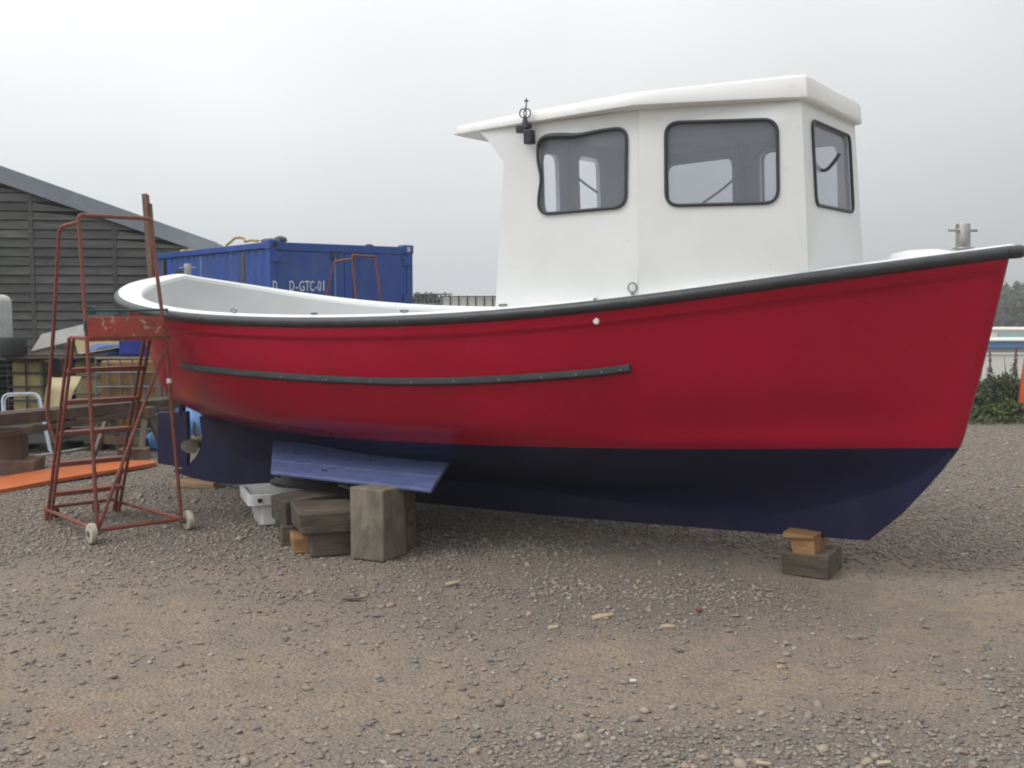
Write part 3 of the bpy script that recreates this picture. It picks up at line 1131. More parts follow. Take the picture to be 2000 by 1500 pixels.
spx = [(360, 715), (470, 728), (600, 738), (730, 744), (850, 745), (980, 741), (1100, 733), (1180, 726), (1234, 719)]
sp = spline_open([on_hull(*q) for q in spx], 6)
for side in (-1, 1):
    rows = []
    for p in sp:
        y = hull_at(p.x, p.z)
        y2 = hull_at(p.x, p.z - .026)
        y1 = hull_at(p.x, p.z + .026)
        rows.append([(p.x, side * (y1 - .006), p.z + .026), (p.x, side * (y1 + .020), p.z + .024), (p.x, side * (y + .030), p.z + .008), (p.x, side * (y + .029), p.z - .012), (p.x, side * (y2 + .020), p.z - .025), (p.x, side * (y2 - .006), p.z - .026)])
    mb = MB().grid(rows)
    mb.f.append(tuple(range(6)))
    b_ = len(mb.v) - 6
    mb.f.append(tuple(b_ + k for k in range(6)))
    strake = build('rubbing_strake', mb, M_RUBBER, boat, smooth=True, sharp=40)
    for p in sp[2::4]:
        y = hull_at(p.x, p.z)
        build('strake_screw', MB().cyl((p.x, side * (y + .026), p.z), (p.x, side * (y + .034), p.z), .0055, 8), M_STEEL, strake)

# bilge keels: two navy planks on a raking plate
c1, c2 = pix_y(533, 866, -.60), pix_y(880, 897, -.60)
d1, d2 = pix_y(528, 921, -1.12), pix_y(842, 956, -1.12)
c1.y = -.60
for side in (-1, 1):
    bk = None
    for k0, k1 in ((-.12, .60), (.612, 1.0)):
        q = [c1.lerp(d1, k0), c2.lerp(d2, k0), c2.lerp(d2, k1), c1.lerp(d1, k1)]
        nrm = (d1 - c1).cross(c2 - c1).normalized()
        if nrm.z < 0:
            nrm = -nrm
        bot = [p - nrm * .032 for p in q]
        pts = [Vector((p.x, p.y * -side, p.z)) for p in bot + q]
        if bk is None:
            bk = build('bilge_keel', MB().hexa(pts), M_NAVYPLATE_LIT, boat, bevel=.006)
        else:
            build('plank', MB().hexa(pts), M_NAVYPLATE_LIT, bk, bevel=.012)
    for u in (.08, .15, .34, .36, .60, .80):                      # bolt heads
        p = c1.lerp(c2, u).lerp(d1.lerp(d2, u), .30 if u not in (.34, .36) else .78) + nrm * .002
        p = Vector((p.x, p.y * -side, p.z))
        build('bolt', MB().cyl(p - Vector((0, 0, .004)), p + Vector((0, 0, .006)), .008, 8), M_BLACK, bk)

# ------------------------------------------------------------------ wheelhouse
# plan corners (starboard, y<0): bottom and top of the walls
RB, FB, CB = Vector((4.085, -1.02, 1.49)), Vector((5.02, -.905, 1.54)), Vector((5.945, -.607, 1.60))
RT, FT, CT = Vector((4.19, -.955, 2.625)), Vector((5.045, -.865, 2.635)), Vector((5.905, -.563, 2.645))


def mir(p):
    return Vector((p.x, -p.y, p.z))


def fplane(quad):
    """plane of a wall facet: origin, normal pointing outwards"""
    nrm = (quad[1] - quad[0]).cross(quad[3] - quad[0]).normalized()
    return quad[0], nrm


def wall_with_hole(outer, hole, thick, name, m_out, m_in, parent):
    """a sheet with thickness, cut by one opening; outer and hole are 3-D point loops in one plane"""
    P = [Vector(p) for p in outer]
    H = [Vector(p) for p in hole]
    O = P[0]
    nrm = Vector((0, 0, 0))
    for i in range(1, len(P) - 1):
        nrm += (P[i] - O).cross(P[i + 1] - O)
    nrm.normalize()
    ex = (P[1] - O).normalized()
    ey = nrm.cross(ex)
    def to2(p):
        return Vector(((p - O).dot(ex), (p - O).dot(ey), 0))
    loops = [[to2(p) for p in P]] + ([[to2(p) for p in H]] if H else [])
    tri = tessellate_polygon(loops)
    allp = P + H
    mb = MB().add(allp, [tuple(t) for t in tri])
    inn = [p - nrm * thick * THK for p in allp]
    mi = MB().add(inn, [tuple(t[::-1]) for t in tri])
    k = len(H)
    for i in range(k):
        j = (i + 1) % k
        mb.add([H[i], H[j], H[j] - nrm * thick * THK, H[i] - nrm * thick * THK], [(0, 1, 2, 3)])
    w = build(name, mb, m_out, parent)
    build('lining', mi, m_in, w)
    return w


THK = 1
QA = [RB, FB, FT, RT]                    # after side facet
QF = [FB, CB, CT, FT]                    # forward side facet
QN = [CB, mir(CB), mir(CT), CT]          # front


def rr(pts, r=.05, n=6):
    """closed loop with rounded corners"""
    m = len(pts)
    out = []
    for i in range(m):
        a, b, c = pts[i - 1], pts[i], pts[(i + 1) % m]
        d1, d2 = a - b, c - b
        k = min(r, d1.length * .45, d2.length * .45)
        p, q = b + d1.normalized() * k, b + d2.normalized() * k
        for t in range(n + 1):
            t /= n
            out.append(p * (1 - t) ** 2 + b * 2 * t * (1 - t) + q * t * t)
    return out


def proj_loop(pxs, quad):
    o, nrm = fplane(quad)
    return [loc_ray_plane(a, b, o, nrm) for a, b in pxs]


winA = proj_loop([(1053, 268), (1225, 249), (1223, 404), (1053, 419)], QA)
winF = proj_loop([(1300, 240), (1518, 233), (1520, 396), (1301, 402)], QF)
winN = proj_loop([(1580, 236), (1655, 262), (1664, 415), (1592, 400)], QN)
# make the front window symmetrical about the centre line
zt_, zb_ = (winN[0].z + winN[1].z) / 2, (winN[2].z + winN[3].z) / 2
hw = (abs(winN[0].y) + abs(winN[1].y) + abs(winN[2].y) + abs(winN[3].y)) / 4
of, nf = fplane(QN)


def on_front(y, z):
    x = of.x - ((y - of.y) * nf.y + (z - of.z) * nf.z) / nf.x
    return Vector((x, y, z))


winN = [on_front(-hw, zt_), on_front(hw, zt_), on_front(hw, zb_), on_front(-hw, zb_)]

wh = None


def facet(quad, hole, mirror=False, name='wheelhouse_wall'):
    global wh
    q, h = quad, hole
    if mirror:
        q, h = [mir(p) for p in quad][::-1], [mir(p) for p in hole][::-1]
    return wall_with_hole(q, h, .035, name, M_WHITE, M_CABIN_IN, boat)


def window(loop, nrm, seal_r=.010, sag=None):
    cen = sum(loop, Vector()) / len(loop)
    path = [p + nrm * .006 for p in loop]
    rs_ = [seal_r] * len(path)
    if sag:
        path, rs_ = sag(path, nrm)
    f = build('window', MB().tube(path, rs_, 8, closed=True), M_SEAL, boat, smooth=True)
    m2 = len(loop)
    ins = [cen + (p - cen) * .995 for p in loop]
    front = [p - nrm * .010 for p in ins]
    back = [p - nrm * .015 for p in ins]
    tri = tessellate_polygon([front])
    mb = MB().add(front + back, [tuple(t) for t in tri] + [tuple(i + m2 for i in t[::-1]) for t in tri] + [(i, (i + 1) % m2, m2 + (i + 1) % m2, m2 + i) for i in range(m2)])
    build('pane', mb, M_GLASS, f, weld=False)
    return f


lA, lF, lN = rr(winA, .075), rr(winF, .08), rr(winN, .06)
nA, nF, nN = fplane(QA)[1], fplane(QF)[1], fplane(QN)[1]
if nA.y > 0:
    nA = -nA
if nF.y > 0:
    nF = -nF
if nN.x < 0:
    nN = -nN


# after side wall: outline with the raked bracket that carries the roof overhang
brk = [loc_ray_plane(a, b, *fplane(QA)) for a, b in ((966, 592), (984, 318), (952, 272), (934, 256))]
QAp = [brk[0] + Vector((0, 0, -.09)), FB + Vector((0, 0, -.09)), FT, brk[3] + Vector((0, 0, .0)), brk[2], brk[1]]
o_, n_ = fplane(QA)
QAp = [p - n_ * (p - o_).dot(n_) for p in QAp]
facet(QAp, lA)
facet(QAp, lA, True)
dn_ = Vector((0, 0, -.09))
dc_ = Vector((0, 0, -.015))
QFp = [FB + dn_, CB + dc_, CT, FT]
facet(QFp, lF)
facet(QFp, lF, True)
facet([CB + dc_, mir(CB) + dc_, mir(CT), CT], lN)


def sag_seal(path, nrm):
    """the after window's rubber has come loose: it sags inwards along the top and the after edge"""
    cen = sum(path, Vector()) / len(path)
    out, rs2 = [], []
    up = Vector((0, 0, 1))
    zmax = max(p.z for p in path)
    zmin = min(p.z for p in path)
    xmin = min(p.x for p in path)
    xmax = max(p.x for p in path)
    m = len(path)
    dense = []
    for i in range(m):
        a, b = path[i], path[(i + 1) % m]
        nseg = max(1, int((a - b).length / .03))
        for k in range(nseg):
            dense.append(a.lerp(b, k / nseg))
    for p in dense:
        u = (p.x - xmin) / (xmax - xmin)
        v = (p.z - zmin) / (zmax - zmin)
        q = p.copy()
        r = .010
        if v > .86 and u < .93:
            q.z -= .014 * math.exp(-((u - .45) / .20) ** 2) + .001
            r += .008 * math.exp(-((u - .25) / .25) ** 2)
        if u < .08 and v < .93:
            q.x += .018 * math.exp(-((v - .45) / .16) ** 2) - .006 * math.exp(-((v - .75) / .14) ** 2)
            q += (cen - p) * 0
        out.append(q + nrm * .004)
        rs2.append(r)
    return out, rs2


wa = window(lA, nA, sag=sag_seal)
tag(wa, 'side window with its rubber seal sagging loose')
window([mir(p) for p in lA][::-1], mir(nA))
window(lF, nF, .010)
window([mir(p) for p in lF][::-1], mir(nF))
window(lN, nN, .010)

# after bulkhead with a doorway and a window, pillars
xb = 4.235
zB, zT = 1.10, 2.62
yb = .915
quadB = [Vector((xb, yb, zB)), Vector((xb, -yb, zB)), Vector((xb, -yb + .01, zT)), Vector((xb, yb - .01, zT))]
bw = 0


def bulk(y0, y1, hole):
    q = [Vector((xb, y1, zB)), Vector((xb, y0, zB)), Vector((xb, y0, zT)), Vector((xb, y1, zT))]
    return wall_with_hole(q, hole, .03, 'bulkhead', M_WHITE, M_CABIN_IN, boat)


def bpix(px, py):
    return loc_ray_plane(px, py, (xb, 0, 0), (1, 0, 0))


h1 = [bpix(1058, 300), bpix(1083, 300), bpix(1083, 420), bpix(1058, 420)]
h2 = [bpix(1123, 304), bpix(1163, 306), bpix(1163, 418), bpix(1123, 418)]
za, zb2 = h2[0].z, h2[3].z - .02
ya, yb2 = h2[0].y, h2[1].y
yc0, yc1 = h1[0].y, h1[1].y
ymid = (yc1 + ya) / 2


def rect(y0, y1, z0, z1):
    return [Vector((xb, y1, z0)), Vector((xb, y0, z0)), Vector((xb, y0, z1)), Vector((xb, y1, z1))]


bulk(-yb, ymid, rr(rect(max(-yb + .03, yc0 - .03), yc1, zb2, h1[0].z), .07))
bulk(ymid + .001, yb, rr(rect(ya, yb2, zb2, za), .075))
for y in (ymid, -yb + .05):
    build('cabin_post', MB().box((xb + .06, y, (zB + zT) / 2), (.045, .05, zT - zB)), M_WOODTRIM, boat, bevel=.005)
for s in (-1, 1):
    build('cabin_post', MB().bar(FB + Vector((0, .07, -.4)) if s < 0 else mir(FB) + Vector((0, -.07, -.4)), FT + Vector((0, .07, 0)) if s < 0 else mir(FT) + Vector((0, -.07, 0)), .05, .05), M_WOODTRIM, boat, bevel=.005)
    build('cabin_post', MB().bar(CB + Vector((-.07, .06, 0)) if s < 0 else mir(CB) + Vector((-.07, -.06, 0)), CT + Vector((-.07, .06, 0)) if s < 0 else mir(CT) + Vector((-.07, -.06, 0)), .045, .045), M_WOODTRIM, boat, bevel=.005)
# wheelhouse sole and a console under the front window
build('wheelhouse_floor', MB().prism([(4.1, -.85, 1.22), (5.2, -.68, 1.22), (5.85, -.38, 1.22), (5.85, .38, 1.22), (5.2, .68, 1.22), (4.1, .85, 1.22)], (0, 0, .03)), M_CABIN_IN, boat)
build('console', MB().prism([(5.40, -.36, 1.25), (5.86, -.36, 1.25), (5.86, -.36, 1.84), (5.60, -.36, 1.84), (5.45, -.36, 1.72)], (0, .72, 0)), M_CABIN_IN, boat, bevel=.01)

# roof: thick moulded slab following the facets, overhanging aft
roof_plan = [Vector((3.79, -1.00, 0)), Vector((5.06, -.955, 0)), Vector((5.955, -.595, 0))]
rp_full = roof_plan + [mir(p) for p in roof_plan[::-1]]


def zb_roof(x):
    return float(np.interp(x, [3.83, 5.06, 5.95], [2.618, 2.640, 2.612]))


def zt_roof(x):
    return float(np.interp(x, [3.83, 4.3, 5.06, 5.95], [2.672, 2.698, 2.722, 2.752]))


dens = []
mm_ = len(rp_full)
for i in range(mm_):
    a, b = rp_full[i], rp_full[(i + 1) % mm_]
    nseg = max(2, int((b - a).length / .12))
    for k in range(nseg):
        dens.append(a.lerp(b, k / nseg))
# round the plan corners slightly
dens = [(dens[i - 1] + dens[i] * 10 + dens[(i + 1) % len(dens)]) / 12 for i in range(len(dens))]
cenr = Vector((4.95, 0, 0))
layers = []
for off, kz in ((-.012, 0), (-.001, .07), (0.0, .16), (-.010, .86), (-.018, .95), (-.040, 1.0)):
    row = []
    for p in dens:
        d = (cenr - p)
        d.x *= .6
        d.normalize()
        q = p - d * off * 1.0
        row.append(Vector((q.x, q.y, zb_roof(p.x) + (zt_roof(p.x) - zb_roof(p.x)) * kz)))
    layers.append(row)
for s_, lift in ((.80, .018), (.55, .040), (.28, .055)):
    row = []
    for p in dens:
        q = cenr.lerp(p, s_)
        row.append(Vector((q.x, q.y, zt_roof(q.x) + lift)))
    layers.append(row)
mbr = MB().grid(layers, closed=True)
nd = len(dens)
mbr.f.append(tuple(len(layers) * nd - nd + k for k in range(nd)))
und = [Vector((cenr.x + (p.x - cenr.x) * .985, p.y * .985, zb_roof(p.x))) for p in dens]
b0_ = len(mbr.v)
mbr.v += [tuple(layers[0][k]) for k in range(nd)]
mbr.f.append(tuple(b0_ + k for k in range(nd))[::-1])
roof = build('roof', mbr, M_ROOF, boat, smooth=True, sharp=42)
# headlining inside the wheelhouse
hl = [Vector((4.26, -.93, 2.60)), Vector((5.05, -.83, 2.61)), Vector((5.88, -.53, 2.60))]
build('headlining', MB().prism(hl + [mir(p) for p in hl[::-1]], (0, 0, .012)), M_CABIN_IN, boat)

# navigation light and whip aerial stub on the after end of the roof edge
def edge_pt(px, py, off=.03):
    return pix_y(px, py, -1.0 - off)


p0 = edge_pt(1024, 262)
nl = build('navigation_light', MB().box(edge_pt(1034, 268, .02), (.055, .06, .085)), M_BLACK, boat, bevel=.008)
build('bracket', MB().box(edge_pt(1021, 252, .01), (.075, .05, .045)).box(edge_pt(1030, 246, .0), (.04, .05, .03)), M_BLACK, nl, bevel=.006)
build('cone_base', MB().tube([edge_pt(1027, 250, .015), edge_pt(1026, 240, .015), edge_pt(1025, 228, .015)], [.024, .020, .009], 12), M_BLACK, nl, smooth=True)
mb = MB()
cc = edge_pt(1025.5, 221, .015)
for dx in (-.009, .009):
    mb.tube([cc + Vector((math.cos(a) * .024 + dx, dx, math.sin(a) * .026)) for a in np.linspace(0, 2 * math.pi, 17)[:-1]], .004, 6, closed=True)
build('coil', mb, M_BLACK, nl, smooth=True)
mb = MB().tube([edge_pt(1026, 214, .015), edge_pt(1028, 205, .015), edge_pt(1028, 191, .015)], [.0045, .004, .003], 6)
mb.box(edge_pt(1028, 197, .015), (.020, .02, .008))
build('aerial', mb, M_BLACK, nl, smooth=True)

# bow and stern bitts (tube with a cross pin)
def bitt(p, h, r, pin):
    o = build('mooring_bitt', MB().cyl(p - Vector((0, 0, .05)), p + Vector((0, 0, h)), r, 24).cyl(p, p + Vector((0, 0, .012)), r * 1.5, 24), M_STEEL, boat, smooth=True, bevel=.004)
    build('cross_pin', MB().cyl(p + Vector((-pin * .45, -pin * .9, h * .74)), p + Vector((pin * .45, pin * .9, h * .74)), r * .20, 10), M_STEEL, o, smooth=True)
    return o


pb = pix_y(1881, 487, 0)
pt = pix_y(1881, 437, 0)
bitt(pb, pt.z - pb.z, .040, .125)
ps = pix_y(367.5, 545, .98)
pst = pix_y(367.5, 515, .98)
bitt(ps, pst.z - ps.z, .036, .085)

# ring eyes on the gunwale
def ring(px, py, rx, rz, tilt, w=.05):
    # place on the capping: walk the ray to the sheer height
    lo = None
    best = None
    for i in range(3, NT):
        for s in (.05,):
            p = inset(i, w)
            q = Vector((p.x, -p.y, SHZ[i] + .016))
            wq = BM @ q
            fw = wq.y * CP - (wq.z - CAM_H) * SP
            sx = 1000 + FPX * wq.x / fw
            if best is None or abs(sx - px) < best[0]:
                best = (abs(sx - px), q)
    q = best[1]
    R_ = Matrix.Rotation(rad(33), 3, 'Z') @ Matrix.Rotation(tilt, 3, 'X')
    mb = MB().tube([q + Vector((0, 0, .006)) + R_ @ Vector((math.cos(a) * rx, 0, math.sin(a) * rz + rz)) for a in np.linspace(0, 2 * math.pi, 21)[:-1]], .0038, 6, closed=True)
    o = build('ring_eye', mb, M_WIRE, boat, smooth=True)
    build('eye_plate', MB().box(q + Vector((0, 0, -.004)), (.022, .012, .008)), M_WIRE, o)


ring(458, 605, .020, .022, rad(60))
ring(620, 612, .022, .022, rad(80))
ring(792, 608, .026, .022, rad(75))
ring(974, 602, .026, .022, rad(78))
ring(1226, 568, .025, .028, rad(5))
# white skin fitting below the rail
p = on_hull(1168, 628)
build('skin_fitting', MB().cyl(p + Vector((0, .01, 0)), p + Vector((.002, -.022, .004)), .019, 18), M_WHITE, boat, smooth=True, bevel=.003)
p = on_hull(1537, 553)

# cables seen through the cabin windows
def cable(pts, r=.007):
    build('cable', MB().tube(spline_open(pts, 6), r, 6), M_CABLE, boat, smooth=True)


cable([pix_y(1371, 398, -.25), pix_y(1415, 366, -.1), pix_y(1460, 325, .1), pix_y(1500, 282, .3), pix_y(1517, 255, .36)], .008)
cable([pix_y(1119, 338, -.3), pix_y(1140, 357, -.3), pix_y(1168, 377, -.3)], .008)
cable([pix_y(1583, 292, -.2), pix_y(1594, 322, -.2), pix_y(1610, 333, -.2), pix_y(1626, 320, -.2), pix_y(1640, 300, -.2)], .011)

# ------------------------------------------------------------------ timber under and beside the boat
def block(name, c, size, rz, m, label, cat, group=None, parent=None, bevel=.008, tilt=(0, 0), rough=True):
    """timber block: slightly uneven box, centre of the base at c"""
    sx, sy, sz = size
    r = random.Random(hash(label) % 1000 if False else int(c[0] * 977 + c[1] * 331 + sz * 53))
    mb = MB()
    pts = []
    for z in (0, sz):
        for x, y in ((-.5, -.5), (.5, -.5), (.5, .5), (-.5, .5)):
            j = .012 if rough else 0
            pts.append((x * sx + r.uniform(-j, j), y * sy + r.uniform(-j, j), z + (r.uniform(-j, j) if z else 0)))
    mb.hexa(pts)
    o = build(name, mb, m, parent, bevel=bevel, seg=2)
    o.location = c
    o.rotation_euler = (tilt[0], tilt[1], rz)
    tag(o, label, cat, group)
    return o


pa = Vector((-.849, 6.70, 0))
ang = math.atan2(.12, -.225)
block('timber_post', (-.90, 6.865, -.01), (.262, .27, .475), rad(-28), M_TIMBER, 'tall square weathered timber post standing under the bilge keel', 'timber post', 'timbers propping the boat', bevel=.012)
block('timber_post', (-.80, 7.06, -.01), (.19, .22, .45), rad(-28), M_TIMBERDK, 'darker timber post standing close behind the tall one', 'timber post', 'timbers propping the boat', bevel=.012)

# heap of dark offcuts: (pixel of the nearest lower corner, world size, yaw)
tg = 'dark timber offcuts heaped beside the post'
def offcut(px, py, z, L_, W_, H_, yaw, m, lab, tilt=(0, 0), D=None):
    p = atY(px, py, D) if D else atZ(px, py, z)
    R_ = Rz(yaw)
    c = Vector((p.x, p.y, 0)) + R_ @ Vector((L_ / 2, W_ / 2, 0))
    return block('timber_offcut', (c.x, c.y, z), (L_, W_, H_), yaw, m, lab, 'timber', tg, bevel=.010, tilt=tilt)


offcut(609, 1090, -.01, .34, .40, .165, rad(22), M_TIMBERDK, 'thick dark timber offcut lying on the gravel, lower right of the heap')
offcut(588, 1046, .155, .40, .42, .145, rad(20), M_TIMBERDK, 'thick timber offcut lying on top of the lower right one')
offcut(572, 1083, -.01, .13, .45, .11, rad(16), M_PINE, 'small offcut with a bright orange sawn end, low in the heap')
offcut(548, 1070, -.01, .13, .42, .15, rad(14), M_TIMBERDK, 'dark rounded offcut at the left foot of the heap')
offcut(560, 1036, .148, .52, .26, .17, rad(38), M_TIMBERDK, 'long dark brown timber laid across the top left of the heap', tilt=(rad(4), rad(-2)), D=7.15)

# bow blocks
bl = atZ(1610, 1137, 0)
bw_ = rad(-8)
fwd = Vector((math.cos(rad(34)), math.sin(rad(34)), 0))
block('keel_block', (1.905, 6.47, -.01), (.29, .36, .145), rad(-31), M_TIMBERDK, 'broad dark timber block on the gravel under the bow', 'timber block', 'blocks under the bow', bevel=.008)
block('keel_block', (1.89, 6.47, .135), (.150, .34, .098), rad(-31), M_PINE, 'orange brown timber block in the middle under the bow', 'timber block', 'blocks under the bow', bevel=.005)
block('keel_block', (1.86, 6.46, .233), (.20, .34, .030), rad(-31), M_PINE, 'thin orange wood packer directly under the bow keel', 'timber block', 'blocks under the bow', bevel=.004)
block('plank', (-2.90, 9.56, -.005), (.42, .26, .055), rad(-14), M_PLANKY, 'short pale plank lying under the stern end of the keel', 'plank', None, bevel=.005)

# ------------------------------------------------------------------ white fish box with hose in it
fb = empty('fish_box', (-1.69, 8.03, 0), rad(22), 'white plastic fish box with hose coiled in it behind the timber offcuts', 'crate')
W0, D0, W1, D1, Hb = .62, .36, .74, .44, .255
t_ = .014
mb = MB()
def rectring(w, d, z, r=.05):
    return rr([Vector((-w / 2, -d / 2, z)), Vector((w / 2, -d / 2, z)), Vector((w / 2, d / 2, z)), Vector((-w / 2, d / 2, z))], r, 4)
rings = [rectring(W0, D0, 0), rectring(W0 + (W1 - W0) * .62, D0 + (D1 - D0) * .62, .165), rectring(W1 + .0, D1, .17), rectring(W1 + .07, D1 + .07, .175), rectring(W1 + .08, D1 + .08, Hb), rectring(W1 + .03, D1 + .03, Hb + .002), rectring(W1 - .02, D1 - .02, Hb - .02), rectring(W0 - .02, D0 - .02, .02)]
mb.grid(rings, closed=True)
k_ = len(rings[0])
mb.f.append(tuple(range(k_))[::-1])
mb.f.append(tuple(len(mb.v) - k_ + i for i in range(k_)))
build('shell', mb, M_FISHBOX, fb, smooth=True, sharp=40)
for x in (-.25, -.02, .22):
    build('rib', MB().box((x, -D0 / 2 - .026, .095), (.11, .05, .16)), M_FISHBOX, fb, bevel=.012)
build('handle_slot', MB().box((-.32, -D1 / 2 - .038, .215), (.035, .012, .030)), M_BLACK, fb, bevel=.004)
hose = MB()
pts = []
for k in range(90):
    a = k * .42
    r_ = .15 + .05 * math.sin(k * .37)
    pts.append((-1.60 + r_ * 1.35 * math.cos(a) - r_ * .3 * math.sin(a), 8.06 + r_ * .75 * math.sin(a) + r_ * .5 * math.cos(a), .17 + .10 * abs(math.sin(k * .21)) + .0012 * k))
hose.tube(spline_open(pts, 3), .016, 7)
tag(build('hose', hose, M_CABLE, smooth=True), 'dark hose coiled inside the white fish box', 'hose')

# ------------------------------------------------------------------ mobile steps
def make_steps(label):
    o0 = Vector((-2.935, 7.23, 0))
    s = empty('mobile_steps', o0, 0, label, 'steps', 'red mobile access steps')
    e1, e2 = Vector((.76, .65, 0)), Vector((-.69, .74, 0))

    def P(a, b, z):
        return e1 * a * (1 - .12 * b) + e2 * b + Vector((0, 0, z))
    Wd, Dp, PZ = .616, 1.02, 1.44
    R_ = .0145
    def tube(name, pts, r=R_, m=M_LADDER, n=8):
        return build(name, MB().tube(pts, r, n), m, s, smooth=True)
    tL, tR = P(0, .17, 2.31), P(Wd - .09, .17, 2.31)
    hoop = arc_corner([P(0, 0, .05), P(.0, .09, PZ), tL + Vector((0, 0, -.06)), tL, tR, tR + Vector((0, 0, -.06)), P(Wd - .045, .09, PZ), P(Wd, 0, .05)], .09, 6)
    tube('post_hoop', hoop)
    tube('base_bar', [P(0, 0, .085), P(Wd, 0, .085)])
    tube('base_bar', [P(0, 0, .085), P(0, Dp, .085)])
    tube('base_bar', [P(Wd, 0, .085), P(Wd, Dp, .085)])
    tube('base_bar', [P(0, Dp, .10), P(Wd, Dp, .10)])
    tube('brace', [P(.012, .02, .09), P(Wd - .04, .10, PZ - .07)], .013)
    ps_, pe_ = .42, 1.0
    for a in (0.0, Wd - .03):
        for off in (0, -.085):
            tube('stringer', [P(a, ps_ + off, PZ), P(a, pe_ + off * .9, .02)], .0135)
    # platform with kick plate
    build('platform', MB().add([P(0, .08, PZ - .012), P(Wd, .08, PZ - .012), P(Wd, ps_, PZ - .012), P(0, ps_, PZ - .012), P(0, .08, PZ + .012), P(Wd, .08, PZ + .012), P(Wd, ps_, PZ + .012), P(0, ps_, PZ + .012)], [(0, 3, 2, 1), (4, 5, 6, 7), (0, 1, 5, 4), (1, 2, 6, 5), (2, 3, 7, 6), (3, 0, 4, 7)]), M_LADDER, s, bevel=.004)
    kp = MB()
    b0, b1 = P(.0, .078, PZ - .02), P(Wd - .075, .078, PZ - .02)
    up = Vector((0, 0, .172))
    nn = -e2 * .012
    kp.hexa([b0, b1, b1 + nn, b0 + nn, b0 + up, b1 + up, b1 + up + nn, b0 + up + nn])
    kick = build('kick_plate', kp, M_LADDERPANEL, s, bevel=.003)
    build('lip', MB().bar(b0 + nn * 1.8 + Vector((0, 0, .028)), b1 + nn * 1.8 + Vector((0, 0, .028)), .008, .012), M_LADDER, kick)
    for k in range(1, 6):
        f = k / 5.85
        b_ = ps_ + (pe_ - ps_) * f
        z = PZ * (1 - f) + .02 * f
        c0, c1_ = P(0, b_ - .045, z), P(Wd - .03, b_ - .045, z)
        build('tread', MB().bar(c0, c1_, .11, .034), M_LADDER, s, bevel=.004)
    # handrail down the climbing side
    tube('handrail', arc_corner([tL + Vector((-.005, 0, -.05)), P(-.05, .41, 2.235), P(-.05, .61, 1.45), P(-.05, .80, .84), P(0, .755, .62)], .07, 6))
    tp = P(Wd - .047, .088, PZ).lerp(P(Wd, 0, .05), .22)
    tq = P(Wd - .047, .088, PZ).lerp(P(Wd, 0, .05), .245)
    build('tape', MB().cyl(tp, tq, .0185, 10), M_FISHBOX, s, smooth=True)
    # front castors and rear feet
    for a, sg in ((-.045, -1), (Wd + .045, 1)):
        c = P(a, -.01, .072)
        w = build('castor', MB().cyl(c - e1 * .022, c + e1 * .022, .072, 24), M_WHEEL, s, smooth=True, bevel=.008)
        build('hub', MB().cyl(c - e1 * .030, c + e1 * .030, .022, 14).cyl(c - e1 * sg * .07, c + e1 * .0, .009, 8), M_WIRE, w, smooth=True)
    for a in (.10, Wd - .16):
        c = P(a, Dp + .05, .045)
        build('rear_castor', MB().cyl(c - e1 * .018, c + e1 * .018, .045, 18), M_TYRE, s, smooth=True, bevel=.006)
    for a in (0, Wd):
        build('foot', MB().cyl(P(a, Dp, 0), P(a, Dp, .10), .016, 10), M_LADDER, s, smooth=True)
    return s


steps1 = make_steps('rusty red mobile steps with white wheels standing beside the stern')
steps2 = copy_tree(steps1)
steps2['label'] = 'red mobile steps beyond the boat with only their hoop rails showing'
steps2.location = (-1.88, 13.2, 0)
steps2.rotation_euler = (0, 0, rad(22))

# teal rope: lashed round the left post, along the top of the kick plate and over to the boat rail
A_ = atY(176, 606, 7.33)
B_ = atY(250, 606, 7.5)
C_ = atY(316, 605, 7.70)
D_ = atY(337, 603, 8.05)
mb = MB().tube(spline_open([A_ + Vector((-.02, -.02, .0)), B_, C_, D_], 8), .009, 7)
mb.tube(spline_open([A_, atY(168, 620, 7.30), atY(165, 640, 7.28), atY(170, 652, 7.28), atY(174, 645, 7.30)], 6), .008, 7)
for dz in (-.02, .0, .02):
    c = atY(178, 606, 7.36) + Vector((0, 0, dz))
    mb.tube([c + Vector((.024 * math.cos(a), .024 * math.sin(a), .004 * math.sin(3 * a))) for a in np.linspace(0, 2 * math.pi, 13)[:-1]], .008, 6, closed=True)
tag(build('rope', mb, M_ROPE, smooth=True), 'teal rope lashing the red steps to the boat rail', 'rope')

# ------------------------------------------------------------------ orange board on the ground
q = [atZ(-60, 949, .01), atZ(180, 905.5, .01), atZ(302, 905, .01), atZ(306, 909, .01), atZ(120, 940, .01), atZ(-60, 975, .01)]
q = [Vector((p.x, p.y, .004)) for p in q]
tag(build('painted_board', MB().prism(q, (0, 0, .038)), M_ORANGE, bevel=.004), 'long orange painted board lying flat on the gravel', 'board')

# ------------------------------------------------------------------ shed
SH = rad(9)
sd_ = Vector((math.cos(SH), math.sin(SH), 0))
sn_ = Vector((math.sin(SH), -math.cos(SH), 0))          # faces the camera
anchor = atY(287, 595, 19.7)
anchor.z = 0


def shed_pt(px, py):
    r = ray(px, py)
    t = (anchor - CAMV).dot(sn_) / r.dot(sn_)
    return CAMV + r * t


shed = empty('shed', anchor, 0, 'dark boarded shed with a grey sheet roof at the left edge', 'shed')


def su(px):
    return (shed_pt(px, 595) - anchor).dot(sd_)


def SL(u, z, out=0.0):
    return sd_ * u + sn_ * out + Vector((0, 0, z))


